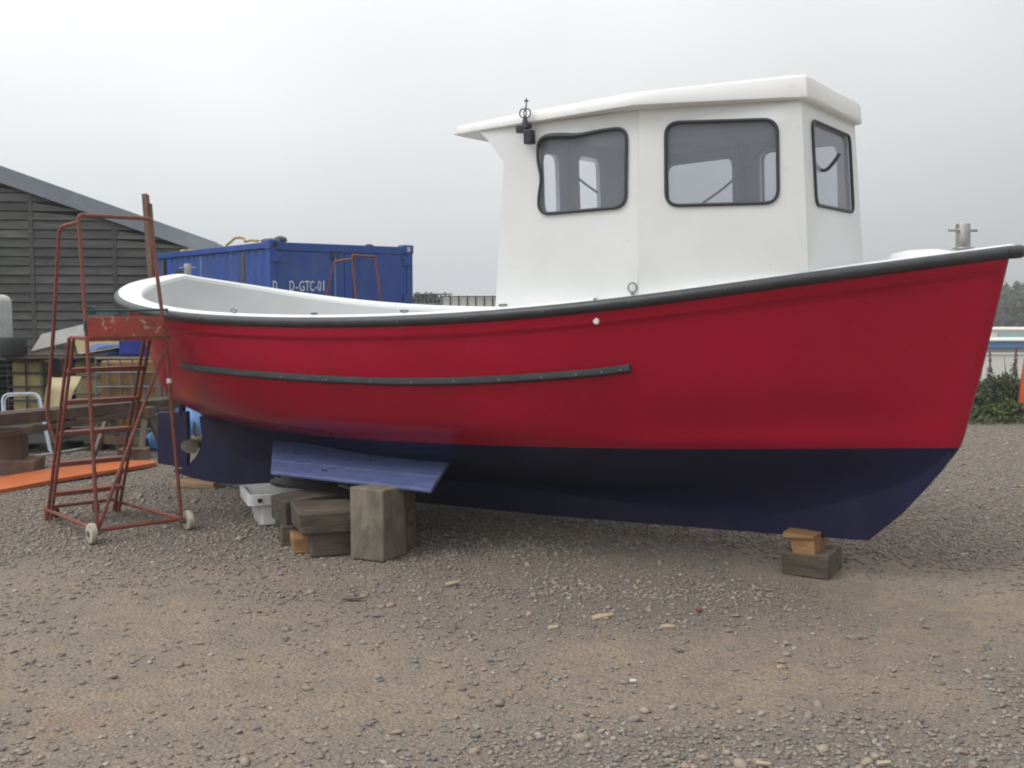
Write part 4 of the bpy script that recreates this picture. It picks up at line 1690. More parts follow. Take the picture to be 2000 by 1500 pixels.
e0, e1_ = shed_pt(0, 354), shed_pt(283, 452)
u0_, u1_ = (e0 - anchor).dot(sd_), (e1_ - anchor).dot(sd_)
sl = (e1_.z - e0.z) / (u1_ - u0_)
eave = lambda u: e0.z + sl * (u - u0_)
U0, U1 = su(-190), 0.8
build('wall', MB().prism([SL(U0, 0, -.05), SL(U1, 0, -.05), SL(U1, eave(U1), -.05), SL(U0, eave(U0), -.05)], sn_ * -3.5), M_SHEDDK, shed)
ph_ = .168
cols = [U0, su(-95), su(66), su(227), U1]
rp_ = random.Random(5)
for j in range(len(cols) - 1):
    a, b = cols[j] + .03, cols[j + 1] - (.03 if j < len(cols) - 2 else 0)
    z = .05
    while z < eave(a) - .02:
        za_, zb_2 = z + .006, z + ph_ - .010
        ta, tb = min(zb_2, eave(a)), min(zb_2, eave(b))
        if tb <= za_:                                      # cut off along the rake
            bb = a + (za_ - eave(a)) / sl if sl < 0 else b
            if bb - a < .1:
                z += ph_
                continue
            bb = min(bb, b)
            tb = za_ + .004
        else:
            bb = b
        dj = rp_.uniform(-.004, .004)
        bot, top = .030 + rp_.uniform(-.004, .006), .008
        lo_ = [SL(a, za_ + dj, -.04), SL(bb, za_ - dj, -.04), SL(bb, za_ - dj, bot), SL(a, za_ + dj, bot)]
        hi_ = [SL(a, ta + dj, -.04), SL(bb, tb - dj, -.04), SL(bb, tb - dj, top), SL(a, ta + dj, top)]
        build('plank', MB().hexa(lo_ + hi_), M_SHED, shed)
        z += ph_
for u in cols[1:-1]:
    build('cover_strip', MB().hexa([SL(u - .035, 0, -.03), SL(u + .035, 0, -.03), SL(u + .035, 0, .036), SL(u - .035, 0, .036), SL(u - .035, eave(u) - .02, -.03), SL(u + .035, eave(u) - .02, -.03), SL(u + .035, eave(u) - .02, .036), SL(u - .035, eave(u) - .02, .036)]), M_SHED, shed)
# verge sheet of the roof and the roof slope behind it
vt0, vt1 = shed_pt(0, 323), shed_pt(408, 468)
slt = (vt1.z - vt0.z) / ((vt1 - anchor).dot(sd_) - (vt0 - anchor).dot(sd_))
vtop = lambda u: vt0.z + slt * (u - (vt0 - anchor).dot(sd_))
UE = (shed_pt(425, 474) - anchor).dot(sd_)
mb = MB()
mb.prism([SL(U0 - .3, eave(U0 - .3) - .03, .09), SL(UE, min(eave(UE), vtop(UE) - .06) - .03, .09), SL(UE, vtop(UE), .09), SL(U0 - .3, vtop(U0 - .3), .09)], sn_ * -.06)
vg = build('verge_sheet', mb, M_FASCIA, shed, bevel=.01)
mb = MB().prism([SL(U0 - .3, vtop(U0 - .3) - .10, .03), SL(UE, vtop(UE) - .11, .03), SL(UE, vtop(UE) - .01, .03), SL(U0 - .3, vtop(U0 - .3) - .01, .03)], sn_ * -4.0)
build('roof', mb, M_FASCIA, shed)

# ------------------------------------------------------------------ blue container
CC = Vector((-3.51, 15.1, 0))
ca_ = math.atan2(.613, .79)
cont = empty('shipping_container', CC, ca_, 'blue steel container with white stencilled letters behind the boat', 'container')
CW, CL, CH = 2.44, 5.3, 2.60
# local: x along the door end, y away along the side
fr_ = .11
for nm, c, s in (('corner_post', (.055, .055, CH / 2), (.11, .11, CH)), ('corner_post', (CW - .055, .055, CH / 2), (.11, .11, CH)), ('corner_post', (.055, CL - .055, CH / 2), (.11, .11, CH)), ('corner_post', (CW - .055, CL - .055, CH / 2), (.11, .11, CH)),
                 ('header', (CW / 2, .05, CH - .07), (CW - .22, .09, .12)), ('top_rail', (.04, CL / 2, CH - .05), (.07, CL - .22, .09)), ('top_rail', (CW - .04, CL / 2, CH - .05), (.07, CL - .22, .09)),
                 ('bottom_rail', (.05, CL / 2, .08), (.09, CL - .22, .16)), ('sill', (CW / 2, .05, .08), (CW - .22, .09, .16))):
    build(nm, MB().box(c, s), M_BLUE, cont, bevel=.006)
for x in (.08, CW - .08):
    for y in (.08, CL - .08):
        k = build('corner_casting', MB().box((x, y, CH - .045), (.185, .185, .135)), M_BLUE, cont, bevel=.012)
        build('slot', MB().box((x, y - .0935, CH - .045), (.06, .004, .075)), M_SHEDDK if x < 1 else M_VANWHITE, k, bevel=.0)
# corrugated side
def corr(y0, y1, x, pitch=.278, depth=.036):
    prof = []
    y = y0
    while y < y1 - .01:
        for dy, dx in ((0, 0), (.072, 0), (.140, depth), (.212, depth)):
            if y + dy < y1:
                prof.append((x + dx, y + dy))
        y += pitch
    prof.append((x, y1))
    return prof
pr = corr(.11, CL - .11, .030)
build('side_panel', MB().grid([[(x, y, .16) for x, y in pr], [(x, y, CH - .10) for x, y in pr]]), M_BLUE, cont)
build('side_panel', MB().grid([[(CW - x, y, .16) for x, y in pr], [(CW - x, y, CH - .10) for x, y in pr]]), M_BLUE, cont)
build('rear_panel', MB().box((CW / 2, CL - .05, CH / 2), (CW - .2, .04, CH - .1)), M_BLUE, cont)
# corrugated roof with pale worn ridges showing over the rail
prr = []
y = .12
while y < CL - .12:
    prr += [(y, 0), (y + .06, 0), (y + .10, .022), (y + .20, .022)]
    y += .24
build('roof_panel', MB().grid([[(.07, y, CH - .022 + z) for y, z in prr], [(CW - .07, y, CH - .022 + z) for y, z in prr]]), M_VANWHITE, cont)
# doors with hinges, lock rods
for k, (xa, xb_) in enumerate(((.115, CW / 2 - .004), (CW / 2 + .004, CW - .115))):
    d = build('door', MB().box(((xa + xb_) / 2, .035, CH / 2 + .012), (xb_ - xa, .045, CH - .30)), M_BLUE, cont, bevel=.008)
    rx_ = (xb_ - .17, xb_ - .62) if k == 0 else (xa + .17, xa + .62)
    for x in rx_[:1] if k == 0 else rx_[:1]:
        build('lock_rod', MB().cyl((x, -.012, .20), (x, -.012, CH - .17), .019, 12), M_BLUELT if k == 0 else M_BLUE, d, smooth=True)
        build('rod_keeper', MB().box((x, -.005, CH - .18), (.10, .05, .09)), M_DKBAR, d, bevel=.006)
        build('rod_guide', MB().box((x, -.008, 1.72), (.08, .035, .07)), M_BLUE, d, bevel=.006)
    hx = xa - .01 if k == 0 else xb_ + .01
    for z in (.5, 1.2, 1.78, 2.36):
        build('hinge', MB().box((hx, -.004, z), (.15, .035, .13)), M_BLUE, d, bevel=.006)
# patches and stains on the side
for y, w, m, nm in ((1.02, .11, M_RUST, 'rust_strip'), (2.72, .10, M_BLUELT, 'repair_strip'), (4.55, .13, M_RUST, 'rust_strip')):
    build(nm, MB().box((.026, y, 1.42), (.012, w, 2.1)), m, cont)
vent = build('vent', MB().box((.020, 3.55, 2.02), (.03, .62, .56)), M_BLUE, cont, bevel=.005)
for k in range(6):
    build('louvre', MB().box((-.002, 3.55, 1.79 + k * .09), (.03, .54, .032)), M_SHEDDK, vent)
# stencilled letters
def letters(txt, h, x, z, m):
    cu = bpy.data.curves.new('letter', 'FONT')
    cu.body = txt
    cu.size = h * 1.38
    cu.space_character = 1.05
    cu.extrude = .002
    tmp = bpy.data.objects.new('letter', cu)
    COL.objects.link(tmp)
    bpy.context.view_layer.update()
    me = bpy.data.meshes.new_from_object(tmp.evaluated_get(bpy.context.evaluated_depsgraph_get()))
    bpy.data.objects.remove(tmp)
    o = link_mesh('letter', me, m, cont)
    w = max(v.co.x for v in me.vertices)
    o.rotation_euler = (rad(90), 0, 0)
    return o, w


def cont_pt(px, py, off=.0):
    """photo pixel -> point of the door end in container coordinates"""
    R_ = Rz(ca_)
    nn = R_ @ Vector((0, -1, 0))
    r = ray(px, py)
    w = CAMV + r * ((CC + nn * off - CAMV).dot(nn) / r.dot(nn))
    return R_.inverted() @ (w - CC)


spx_ = {'D': None}
for ch, xa, xb_ in (('D', 534, 542), ('D', 567, 576), ('-', 579, 583), ('G', 586, 596), ('T', 597, 606), ('C', 607, 615), ('-', 617, 621), ('0', 622.5, 628.5), ('1', 632.5, 634.6)):
    a, b = cont_pt(xa, 568, .014), cont_pt(xb_, 568, .014)
    tz = cont_pt((xa + xb_) / 2, 548.5, .014)
    h = tz.z - a.z
    o, w = letters(ch, h, 0, 0, M_LETTER)
    mn = min(v.co.x for v in o.data.vertices)
    sx = (b.x - a.x) / max(w - mn, 1e-4)
    hz = max(v.co.y for v in o.data.vertices) - min(v.co.y for v in o.data.vertices)
    for v in o.data.vertices:
        v.co.x = (v.co.x - mn) * sx
        if ch != '-':
            v.co.y *= h / hz
    o.location = (a.x, .005 if a.x > .115 else -.0025, a.z)

# things lying on the container roof
def on_roof(px, py, D):
    return atY(px, py, D)


mb = MB().tube(spline_open([Vector((-4.62, 16.85, 2.63)), Vector((-4.50, 16.75, 2.70)), Vector((-4.38, 16.55, 2.735)), Vector((-4.22, 16.4, 2.72)), Vector((-4.16, 16.25, 2.66)), Vector((-4.02, 16.05, 2.665)), Vector((-3.86, 15.85, 2.645))], 6), .020, 8)
tag(build('hose', mb, M_YELLOW, smooth=True), 'ochre hose looped on top of the blue container', 'hose')
def lump(name, c, s, m, lab, cat, seed):
    bm = bmesh.new()
    bmesh.ops.create_icosphere(bm, subdivisions=3, radius=1)
    for v in bm.verts:
        k = 1 + .25 * noise.noise(v.co * 1.9 + Vector((seed, 0, 0)))
        v.co = Vector((v.co.x * s[0] * k, v.co.y * s[1] * k, max(v.co.z, -.55) * s[2] * k))
    me = bpy.data.meshes.new(name)
    for f in bm.faces:
        f.smooth = True
    bm.to_mesh(me)
    bm.free()
    o = link_mesh(name, me, m)
    o.location = c
    return tag(o, lab, cat)


lump('canvas_bundle', (-3.62, 15.66, 2.62), (.16, .10, .055), M_POST, 'brown canvas bundle on the near corner of the container roof', 'bundle', 1)
lump('sack', (-3.42, 15.40, 2.63), (.09, .08, .06), M_DKBAR, 'small dark sack on the container roof beside the bundle', 'sack', 4)
lump('sack', (-5.7, 18.4, 2.62), (.16, .10, .04), M_PLANKY, 'pale sack at the far end of the container roof', 'sack', 7)
lump('sack', (-2.24, 16.35, 2.60), (.07, .06, .03), M_DKBAR, 'little dark scrap on the container roof above the doors', 'sack', 9)

# ------------------------------------------------------------------ intermediate tanks in cages
def tote(c, rz, size, m, label, nbx, nby, mbar):
    w, d, h = size
    t = empty('liquid_tank', c, rz, label, 'tank', 'caged liquid tanks along the shed')
    build('tank_body', MB().box((0, 0, .14 + (h - .16) / 2), (w - .06, d - .06, h - .16)), m, t, bevel=.05, seg=3, smooth=True)
    build('pallet', MB().box((0, 0, .065), (w, d, .13)), M_DKBAR, t, bevel=.01)
    for k in range(nbx + 1):
        x = -w / 2 + w * k / nbx
        build('cage_bar', MB().cyl((x, -d / 2, .12), (x, -d / 2, h), .011, 8), mbar, t, smooth=True)
    for k in range(nby + 1):
        z = .14 + (h - .14) * k / nby
        build('cage_bar', MB().cyl((-w / 2, -d / 2 - .012, z), (w / 2, -d / 2 - .012, z), .012, 8), mbar, t, smooth=True)
        for sx in (-1, 1):
            build('cage_bar', MB().cyl((sx * w / 2, -d / 2, z), (sx * w / 2, d / 2, z), .012, 8), mbar, t, smooth=True)
    return t


def gx(px, D):
    return (px - 1000) / FPX * D


tote((gx(45, 12.9), 13.3, 0), rad(3), (.44, .8, 1.0), M_TANK, 'narrow yellowed caged tank nearest the left edge of the yard', 2, 5, M_DKBAR)
tote((gx(160, 12.9), 13.4, 0), rad(5), (.42, .9, 1.0), M_TANK, 'pale yellow caged tank between the narrow one and the brown one', 2, 4, M_GALV)
tote((gx(252, 12.8), 13.2, 0), rad(6), (.86, .9, 1.02), M_TANKBR, 'brown stained caged tank behind the steps', 6, 5, M_GALV)
tote((gx(345, 13.0), 13.6, 0), rad(6), (.40, .9, .95), M_TANKBR, 'brown caged tank partly behind the boat stern', 3, 5, M_GALV)

# dark pallets stacked behind and between them
for k, (px, D, w, h) in enumerate(((-40, 14.1, 1.6, .98), (110, 14.3, 1.2, .96))):
    p_ = empty('pallet_stack', (gx(px, D), D, 0), rad(4), ('dark pallet stack behind the narrow tank at the left edge', 'dark pallet stack in the gap between the tanks')[k], 'pallets', 'dark pallet stacks')
    for j in range(7):
        build('pallet', MB().box((0, 0, .06 + j * .138), (w, .9, .020)).box((0, 0, .115 + j * .138), (w, .9, .020)).box((-w / 2 + .06, 0, .0875 + j * .138), (.12, .9, .036)).box((w / 2 - .06, 0, .0875 + j * .138), (.12, .9, .036)), M_SHEDDK, p_)

for k, (px, D, w, d_, rz, lab) in enumerate(((40, 11.9, 1.1, .8, 4, 'dark pallet lying flat in front of the narrow tank'), (200, 12.2, 1.1, .8, 9, 'dark pallet lying flat in front of the brown tank'))):
    p_ = empty('flat_pallet', (gx(px, D), D, 0), rad(rz), lab, 'pallet', 'dark pallets lying flat')
    for j in range(7):
        build('slat', MB().box((0, -d_ / 2 + .05 + j * (d_ - .1) / 6, .125), (w, .095, .020)), M_SHEDDK, p_)
    for x in (-w / 2 + .06, 0, w / 2 - .06):
        build('bearer', MB().box((x, 0, .055), (.10, d_, .11)), M_SHEDDK, p_)
# boards laid over the tanks
bz = 1.025
for k, (a, b, w, t, m, lab) in enumerate((((-6.9, 12.75, 1.03), (-4.15, 13.15, 1.03), .50, .018, M_TIMBERDK, 'long dark board laid across the tank tops at the front'),
                                          ((-6.8, 13.3, 1.03), (-4.2, 13.7, 1.03), .45, .02, M_TIMBERDK, 'dark board laid across the tank tops at the back'),
                                          ((-6.1, 12.72, 1.056), (-5.05, 12.95, 1.056), .10, .03, M_BEAM, 'narrow strip of wood lying on the front board'))):
    tag(build('board', MB().bar(a, b, w, t), m, bevel=.003), lab, 'board', 'boards laid over the tanks')
# pale aluminium plank, tilted
g0, g1_ = atY(60, 686, 12.75), atY(178, 657, 13.35)
gb = empty('scaffold_plank', (g0.x, g0.y, g0.z), 0, 'pale grey scaffold plank propped over the tanks', 'plank')
g1l = g1_ - g0
up_ = Vector((0.05, .80, .60)).normalized()
sd2 = up_
q0 = [Vector((0, 0, 0)), g1l, g1l + sd2 * .34, sd2 * .34]
nn_ = (q0[1] - q0[0]).cross(sd2).normalized()
build('deck', MB().hexa([p - nn_ * .05 for p in q0] + q0), M_GREYBOARD, gb, bevel=.004)
for u in (.3, .62):
    p = g1l * u - nn_ * .025
    build('bolt_hole', MB().cyl(p + Vector((0, -.004, 0)), p + Vector((.0, .01, 0)), .014, 10), M_SHEDDK, gb)
tag(build('plywood_sheet', MB().bar((-5.45, 13.0, 1.055), (-4.55, 13.6, 1.20), .02, .45, up=(0, .6, .8)).bar((-5.4, 12.95, 1.07), (-4.5, 13.3, 1.235), .30, .014), M_FOAM), 'tan plywood sheet tilted under the scaffold plank', 'plywood')
# pale rounded tank and dark tyre at the left edge
p_ = atY(-40, 705, 12.75)
vb = MB().box((0, 0, .38), (.68, .42, .76))
o = build('plastic_drum', vb, M_VANWHITE, bevel=.10, seg=5, smooth=True)
o.location = (p_.x - .10, 13.0, 1.045)
tag(o, 'pale rounded plastic drum standing on the boards at the left edge', 'drum')
p_ = atY(32, 706, 12.8)
mb = MB()
ring_ = []
for a in np.linspace(0, 2 * math.pi, 29)[:-1]:
    ring_.append([(r_ * math.cos(a), r_ * math.sin(a), z) for r_, z in ((.085, .03), (.145, .0), (.165, .03), (.168, .115), (.165, .20), (.145, .235), (.085, .20))])
mb.grid(ring_ + [ring_[0]])
o = build('tyre', mb, M_TYRE, smooth=True)
o.location = (p_.x, 12.72, 1.042)
tag(o, 'black tyre lying on the boards beside the pale drum', 'tyre')
# blue crate and folded tarpaulin under the plywood
o = build('plastic_crate', MB().box((0, 0, .125), (.32, .34, .25)).box((0, 0, .23), (.36, .38, .03)), M_CRATEBLUE, bevel=.012)
o.location = (gx(264, 13.1), 13.1, 1.05)
o.rotation_euler = (0, 0, rad(8))
tag(o, 'bright blue plastic crate on the boards behind the red steps', 'crate')
lump('tarpaulin', (gx(205, 13.1), 13.15, 1.085), (.27, .22, .10), M_TARPBLUE, 'dark blue tarpaulin bundled beside the blue crate', 'tarpaulin', 12)
lump('tarpaulin', (gx(385, 12.4), 12.6, .22), (.42, .50, .44), M_TARPLT, 'pale blue tarpaulin heap behind the propeller', 'tarpaulin', 15)
lump('tarpaulin', (gx(308, 11.9), 12.0, .08), (.20, .18, .16), M_TARPLT, 'small pale blue tarpaulin scrap left of the rudder', 'tarpaulin', 17)

# beige foam sheet, curled at the top
rows = []
for k in range(14):
    u = k / 13
    py = 815 - 78 * u
    D = 11.75 + .10 * u + (.16 * max(0, u - .75) * 4)
    xl = 88 + (-6 if u < .4 else -6 + 22 * (u - .4) / .6)
    xl = 84 + 12 * u ** 2
    xr = 128 + 30 * u ** 1.4
    rows.append([atY(xl + (xr - xl) * t / 6, py + 1.5 * math.sin(t), D + .03 * math.sin(t * .9)) for t in range(7)])
mb = MB().grid(rows)
mb.grid([[p + Vector((.004, .014, .004)) for p in r][::-1] for r in rows])
tag(build('foam_sheet', mb, M_FOAM, smooth=True), 'beige foam sheet curling outward in front of the tanks', 'foam sheet')

# pale blue tubular chair frame
fz = empty('chair_frame', (gx(45, 11.3), 11.3, 0), 0, 'pale blue tubular chair frame leaning by the tanks', 'chair frame')
def fl_(px, py, D):
    p = atY(px, py, D)
    return Vector((p.x - fz.location.x, p.y - fz.location.y, p.z))
build('back_tube', MB().tube(arc_corner([fl_(10, 884, 11.15), fl_(4, 770, 11.4), fl_(76, 768, 11.4), fl_(101, 886, 11.15)], .09, 7), .014, 8), M_TUBE, fz, smooth=True)
build('back_tube', MB().tube(arc_corner([fl_(14, 872, 11.3), fl_(9, 774, 11.45), fl_(73, 771, 11.45), fl_(96, 880, 11.3)], .08, 7), .010, 8), M_TUBE, fz, smooth=True)
build('floor_tube', MB().tube([fl_(36, 896, 11.1), fl_(176, 873.5, 11.9)], .012, 8), M_VANWHITE, fz, smooth=True)

# long brown beams across trestles
beams = empty('beam', (0, 0, 0))
bpy.data.objects.remove(beams)
for lab, a, b, w, h in (('upper brown beam laid across the trestles behind the steps', atY(-60, 826, 9.6), atY(346, 786, 12.0), .10, .115),
                        ('lower brown beam laid across the trestles behind the steps', atY(-60, 858, 9.55), atY(338, 796, 11.9), .09, .055),
                        ('thin pale edged beam lying behind the upper beam', atY(-60, 815, 9.9), atY(330, 779, 12.3), .12, .05)):
    tag(build('beam', MB().bar(a, b, w, h), M_BEAM, bevel=.006), lab, 'beam', 'brown beams across trestles')
# left support: block on a base
p_ = atZ(14, 925, 0)
block('timber_support', (gx(10, 10.35), 10.35, .135), (.30, .30, .28), rad(12), M_POST, 'brown timber block holding up the beams at the left edge', 'timber block', 'supports under the beams', bevel=.008)
block('timber_support', (gx(24, 10.35), 10.33, -.01), (.46, .40, .145), rad(12), M_POST, 'broad low timber base under the block at the left edge', 'timber block', 'supports under the beams', bevel=.008)
block('timber_support', (gx(14, 10.3), 10.3, .417), (.42, .34, .055), rad(12), M_TIMBERDK, 'dark packer between the block and the beams', 'timber block', 'supports under the beams', bevel=.006)
# trestle
tr = empty('trestle', (gx(250, 11.6), 11.55, 0), rad(-16), 'rough timber trestle under the right end of the beams', 'trestle')
build('top_rail', MB().box((0, 0, .48), (.62, .13, .13)), M_POST, tr, bevel=.008)
for sx in (-1, 1):
    for sy in (-1, 1):
        build('leg', MB().bar((sx * .24, sy * .03, .44), (sx * .30, sy * .22, .0), .06, .04), M_TIMBER, tr, bevel=.005)
build('cross_board', MB().box((0, -.12, .17), (.60, .025, .09)), M_POST, tr, bevel=.004)
block('timber_support', (gx(252, 11.2), 11.25, -.01), (.30, .24, .12), rad(10), M_POST, 'rough block on the ground under the trestle', 'timber block', 'supports under the beams', bevel=.008)
mb = MB().tube(spline_open([atZ(284, 880, 0), atY(280, 840, 11.9), atY(283, 824, 11.9), atY(291, 823, 11.9), atY(298, 838, 11.9), atY(297, 862, 11.9)], 6), .012, 8)
tag(build('bent_tube', mb, M_STEEL, smooth=True), 'bent shiny metal tube standing beside the trestle', 'tube')

# tall brown posts behind the stern
for px0, px1, yt, w, lab in ((284, 302, 380, .062, 'taller of two brown boards standing upright behind the stern'), (293, 309, 398, .042, 'thinner brown board upright against the taller one')):
    a, b = atY(px0, yt, 13.0), atY(px1 + 6, 700, 12.7)
    d = (b - a)
    b = a + d * (a.z / (a.z - b.z))
    b.z = 0
    tag(build('upright_board', MB().bar(b, a, w, .10 if w > .05 else .05, up=(0, -1, 0)), M_POST, bevel=.004), lab, 'board', 'brown boards standing upright')

# ------------------------------------------------------------------ behind, between container and wheelhouse
fn = empty('metal_fence', (gx(846, 20), 20.0, 0), 0, 'grey metal barred fence panel right of the blue container', 'fence')
wf = (gx(876, 20) - gx(812, 20))
for k in range(9):
    x = -wf / 2 + wf * k / 8
    build('upright_bar', MB().cyl((x, 0, 0), (x, 0, 1.86 + (.06 if k in (0, 7) else 0)), .020, 8), M_GALV, fn, smooth=True)
for z in (.3, 1.05, 1.69, 1.88):
    build('rail', MB().cyl((-wf / 2 - .06, -.02, z), (wf / 2 + .06, -.02, z), .016, 8), M_GALV, fn, smooth=True)
wt = empty('white_tank', (gx(921, 19.5), 20.0, 0), 0, 'long white caged tank between the fence and the wheelhouse', 'tank')
ww = 1.16
build('tank_body', MB().box((0, 0, .92), (ww, .9, 1.84)), M_TANKWH, wt, bevel=.04, seg=3, smooth=True)
for k in range(8):
    x = -ww / 2 + .02 + (ww - .04) * k / 7
    build('cage_bar', MB().cyl((x, -.47, .05), (x, -.47, 1.85), .011, 8), M_DKBAR, wt, smooth=True)
for z in (.5, 1.0, 1.55, 1.83):
    build('cage_bar', MB().cyl((-ww / 2, -.482, z), (ww / 2, -.482, z), .012, 8), M_DKBAR, wt, smooth=True)

# ------------------------------------------------------------------ foliage
def leaf_cloud(name, centre_fn, nleaf, size, m, parent, seed, aspect=1.6):
    r = np.random.default_rng(seed)
    c = np.array([centre_fn(r) for _ in range(nleaf)])
    s = size * r.uniform(.6, 1.35, nleaf)
    nrm = r.normal(size=(nleaf, 3))
    nrm /= np.linalg.norm(nrm, axis=1)[:, None]
    u = np.cross(nrm, r.normal(size=(nleaf, 3)))
    u /= np.linalg.norm(u, axis=1)[:, None]
    w = np.cross(nrm, u)
    a = c + u * (s * aspect / 2)[:, None]
    b = c + w * (s / 2)[:, None] + nrm * (s * .12)[:, None]
    d = c - u * (s * aspect / 2)[:, None]
    e = c - w * (s / 2)[:, None] + nrm * (s * .12)[:, None]
    V = np.stack([a, b, d, e], 1).reshape(-1, 3)
    me = bpy.data.meshes.new(name)
    me.vertices.add(len(V))
    me.vertices.foreach_set('co', V.ravel())
    me.loops.add(nleaf * 4)
    me.loops.foreach_set('vertex_index', np.arange(nleaf * 4))
    me.polygons.add(nleaf)
    me.polygons.foreach_set('loop_start', np.arange(0, nleaf * 4, 4))
    me.polygons.foreach_set('loop_total', np.full(nleaf, 4))
    me.update()
    return link_mesh(name, me, m, parent)


def blob(cs):
    def f(r):
        c, s = cs[r.integers(len(cs))]
        d = r.normal(size=3)
        d /= np.linalg.norm(d)
        return np.array(c) + d * np.array(s) * r.random() ** .4
    return f


def bush(px, D, w, h, label, seed, m=None, group='weeds at the edge of the yard'):
    x = gx(px, D)
    o = empty('bush', (x, D, float(ground_z(x, D))), 0, label, 'bush', group)
    r = random.Random(seed)
    cs = [((r.uniform(-.35, .35) * w, r.uniform(-.3, .3) * w, h * r.uniform(.25, .78)), (w * .28, w * .28, h * .24)) for _ in range(9)]
    lf = leaf_cloud('leaves', blob(cs), 1000, .042, m or M_LEAFDK, o, seed)
    lf['kind'] = 'stuff'
    for k in range(5):
        c = cs[k][0]
        build('stem', MB().tube([(0.02 * k - .04, 0, 0), (c[0] * .6, c[1] * .6, c[2] * .6), c], [.012, .009, .004], 5), M_STEM, o)
    return o


bush(1928, 15.2, .50, .56, 'dark green bush close behind the bow stem', 31)
bush(1958, 15.6, .55, .66, 'dark green bush in the middle of the weeds right of the bow', 32)
bush(1994, 15.4, .45, .60, 'dark bush beside the orange barrier', 33)
bush(2060, 15.8, .8, .8, 'dark bush beyond the orange barrier', 34)
bush(1912, 14.8, .36, .24, 'low yellow green bush at the foot of the bow', 35, M_LEAFLT)
bush(1948, 14.7, .40, .26, 'low yellow green bush in front of the middle dark bush', 36, M_LEAFLT)
bush(1982, 14.75, .32, .34, 'yellow green bush in front of the orange barrier side', 37, M_LEAFLT)


def fireweed(px, D, h, label, seed, flower=True):
    x = gx(px, D)
    o = empty('fireweed', (x, D, float(ground_z(x, D))), 0, label, 'wildflower', 'tall weeds right of the bow')
    r = random.Random(seed)
    lean = (r.uniform(-.06, .06), r.uniform(-.05, .05))
    pt_ = lambda u: Vector((lean[0] * u * u, lean[1] * u * u, h * u))
    build('stem', MB().tube([pt_(u) for u in np.linspace(0, 1, 6)], [.008, .008, .007, .006, .005, .003], 5), M_STEM, o)
    def fl(rg):
        u = rg.uniform(.12, .72)
        p = pt_(u)
        a = rg.uniform(0, 6.28)
        q = rg.uniform(.02, .10) * (1.1 - u)
        return np.array((p.x + q * math.cos(a), p.y + q * math.sin(a), p.z + .02))
    lf = leaf_cloud('leaves', fl, 150, .022, M_LEAFDK, o, seed, 3.6)
    lf['kind'] = 'stuff'
    if flower:
        def ff(rg):
            u = rg.uniform(.70, 1.0)
            p = pt_(u)
            a = rg.uniform(0, 6.28)
            q = rg.uniform(.005, .05) * (1.25 - u)
            return np.array((p.x + q * math.cos(a), p.y + q * math.sin(a), p.z))
        k = leaf_cloud('flower_spike', ff, 120, .022, M_FLOWER, o, seed + 1, 1.2)
        k['kind'] = 'stuff'
    return o


fireweed(1938, 15.0, 1.02, 'tall pink fireweed standing nearest the bow', 51)
fireweed(1977, 15.1, 1.12, 'tallest fireweed in the middle of the weeds', 52)
fireweed(1986, 15.0, .98, 'pink fireweed next to the orange barrier', 53)
fireweed(1958, 14.9, .80, 'short leafy weed with no flower between the fireweeds', 54, False)
fireweed(1947, 15.2, .78, 'leafy green weed with no flower behind the nearest fireweed', 55, False)
fireweed(1926, 15.1, .80, 'thin leafy weed just emerging from behind the bow', 56, False)
fireweed(1970, 14.9, .95, 'dark seeding weed left of the tallest fireweed', 57, False)
fireweed(1933, 14.85, .62, 'short feathery weed at the left of the dark bushes', 59, False)
fireweed(1965, 15.0, .70, 'leaning leafy weed between the two tallest fireweeds', 60, False)
fireweed(2040, 15.1, 1.0, 'pink fireweed past the orange barrier', 58)


def grass_fn(r):
    x = r.uniform(6.2, 9.5)
    y = 14.35 + abs(r.normal()) * .5
    return np.array((x, y, float(ground_z(x, y)) + r.uniform(.0, .10)))


gr = leaf_cloud('grass', grass_fn, 2600, .016, M_LEAFLT, None, 71, 6.0)
tag(gr, 'rough yellowish grass along the edge of the yard', 'grass', kind='stuff')

# orange plastic barrier at the right edge
x_ = gx(2001, 14.9)
ob = empty('safety_barrier', (x_ + .16, 14.9, 0), rad(-12), 'orange plastic safety barrier at the right edge', 'barrier')
build('barrier_body', MB().prism([(-.24, -.10, .06), (.9, -.10, .06), (.9, -.05, .95), (-.12, -.05, .95)], (0, .16, 0)), M_BARRIER, ob, bevel=.02)
build('foot', MB().box((.0, 0, .03), (.36, .5, .06)), M_TYRE, ob, bevel=.01)

# caravans and cabin on the lower ground
def caravan(px, D, w, h, zb_, label, kind):
    x = gx(px, D)
    o = empty('caravan', (x, D, zb_), rad(-6), label, 'caravan', 'caravans on the lower ground')
    d_ = 2.3
    build('body', MB().box((w / 2, d_ / 2, h / 2), (w, d_, h)), M_CARAVAN, o, bevel=.08, seg=3)
    build('roof', MB().box((w / 2, d_ / 2, h + .03), (w + .1, d_ + .1, .16)), M_CARAVAN, o, bevel=.08, seg=3)
    for xa, xb_ in ((.25, 2.1), (2.4, 2.9), (3.2, 4.8)):
        wnd = build('window', MB().box(((xa + xb_) / 2, -.02, h - .46), (xb_ - xa, .04, .75)), M_CARAVANGREY, o, bevel=.02)
        build('pane', MB().box(((xa + xb_) / 2, -.045, h - .46), (xb_ - xa - .12, .02, .63)), M_TEALGLASS, wnd)
    for xw in (1.6, 4.0):
        build('wheel', MB().cyl((xw, -.04, -.1), (xw, .15, -.1), .33, 20), M_TYRE, o, smooth=True)
    return o


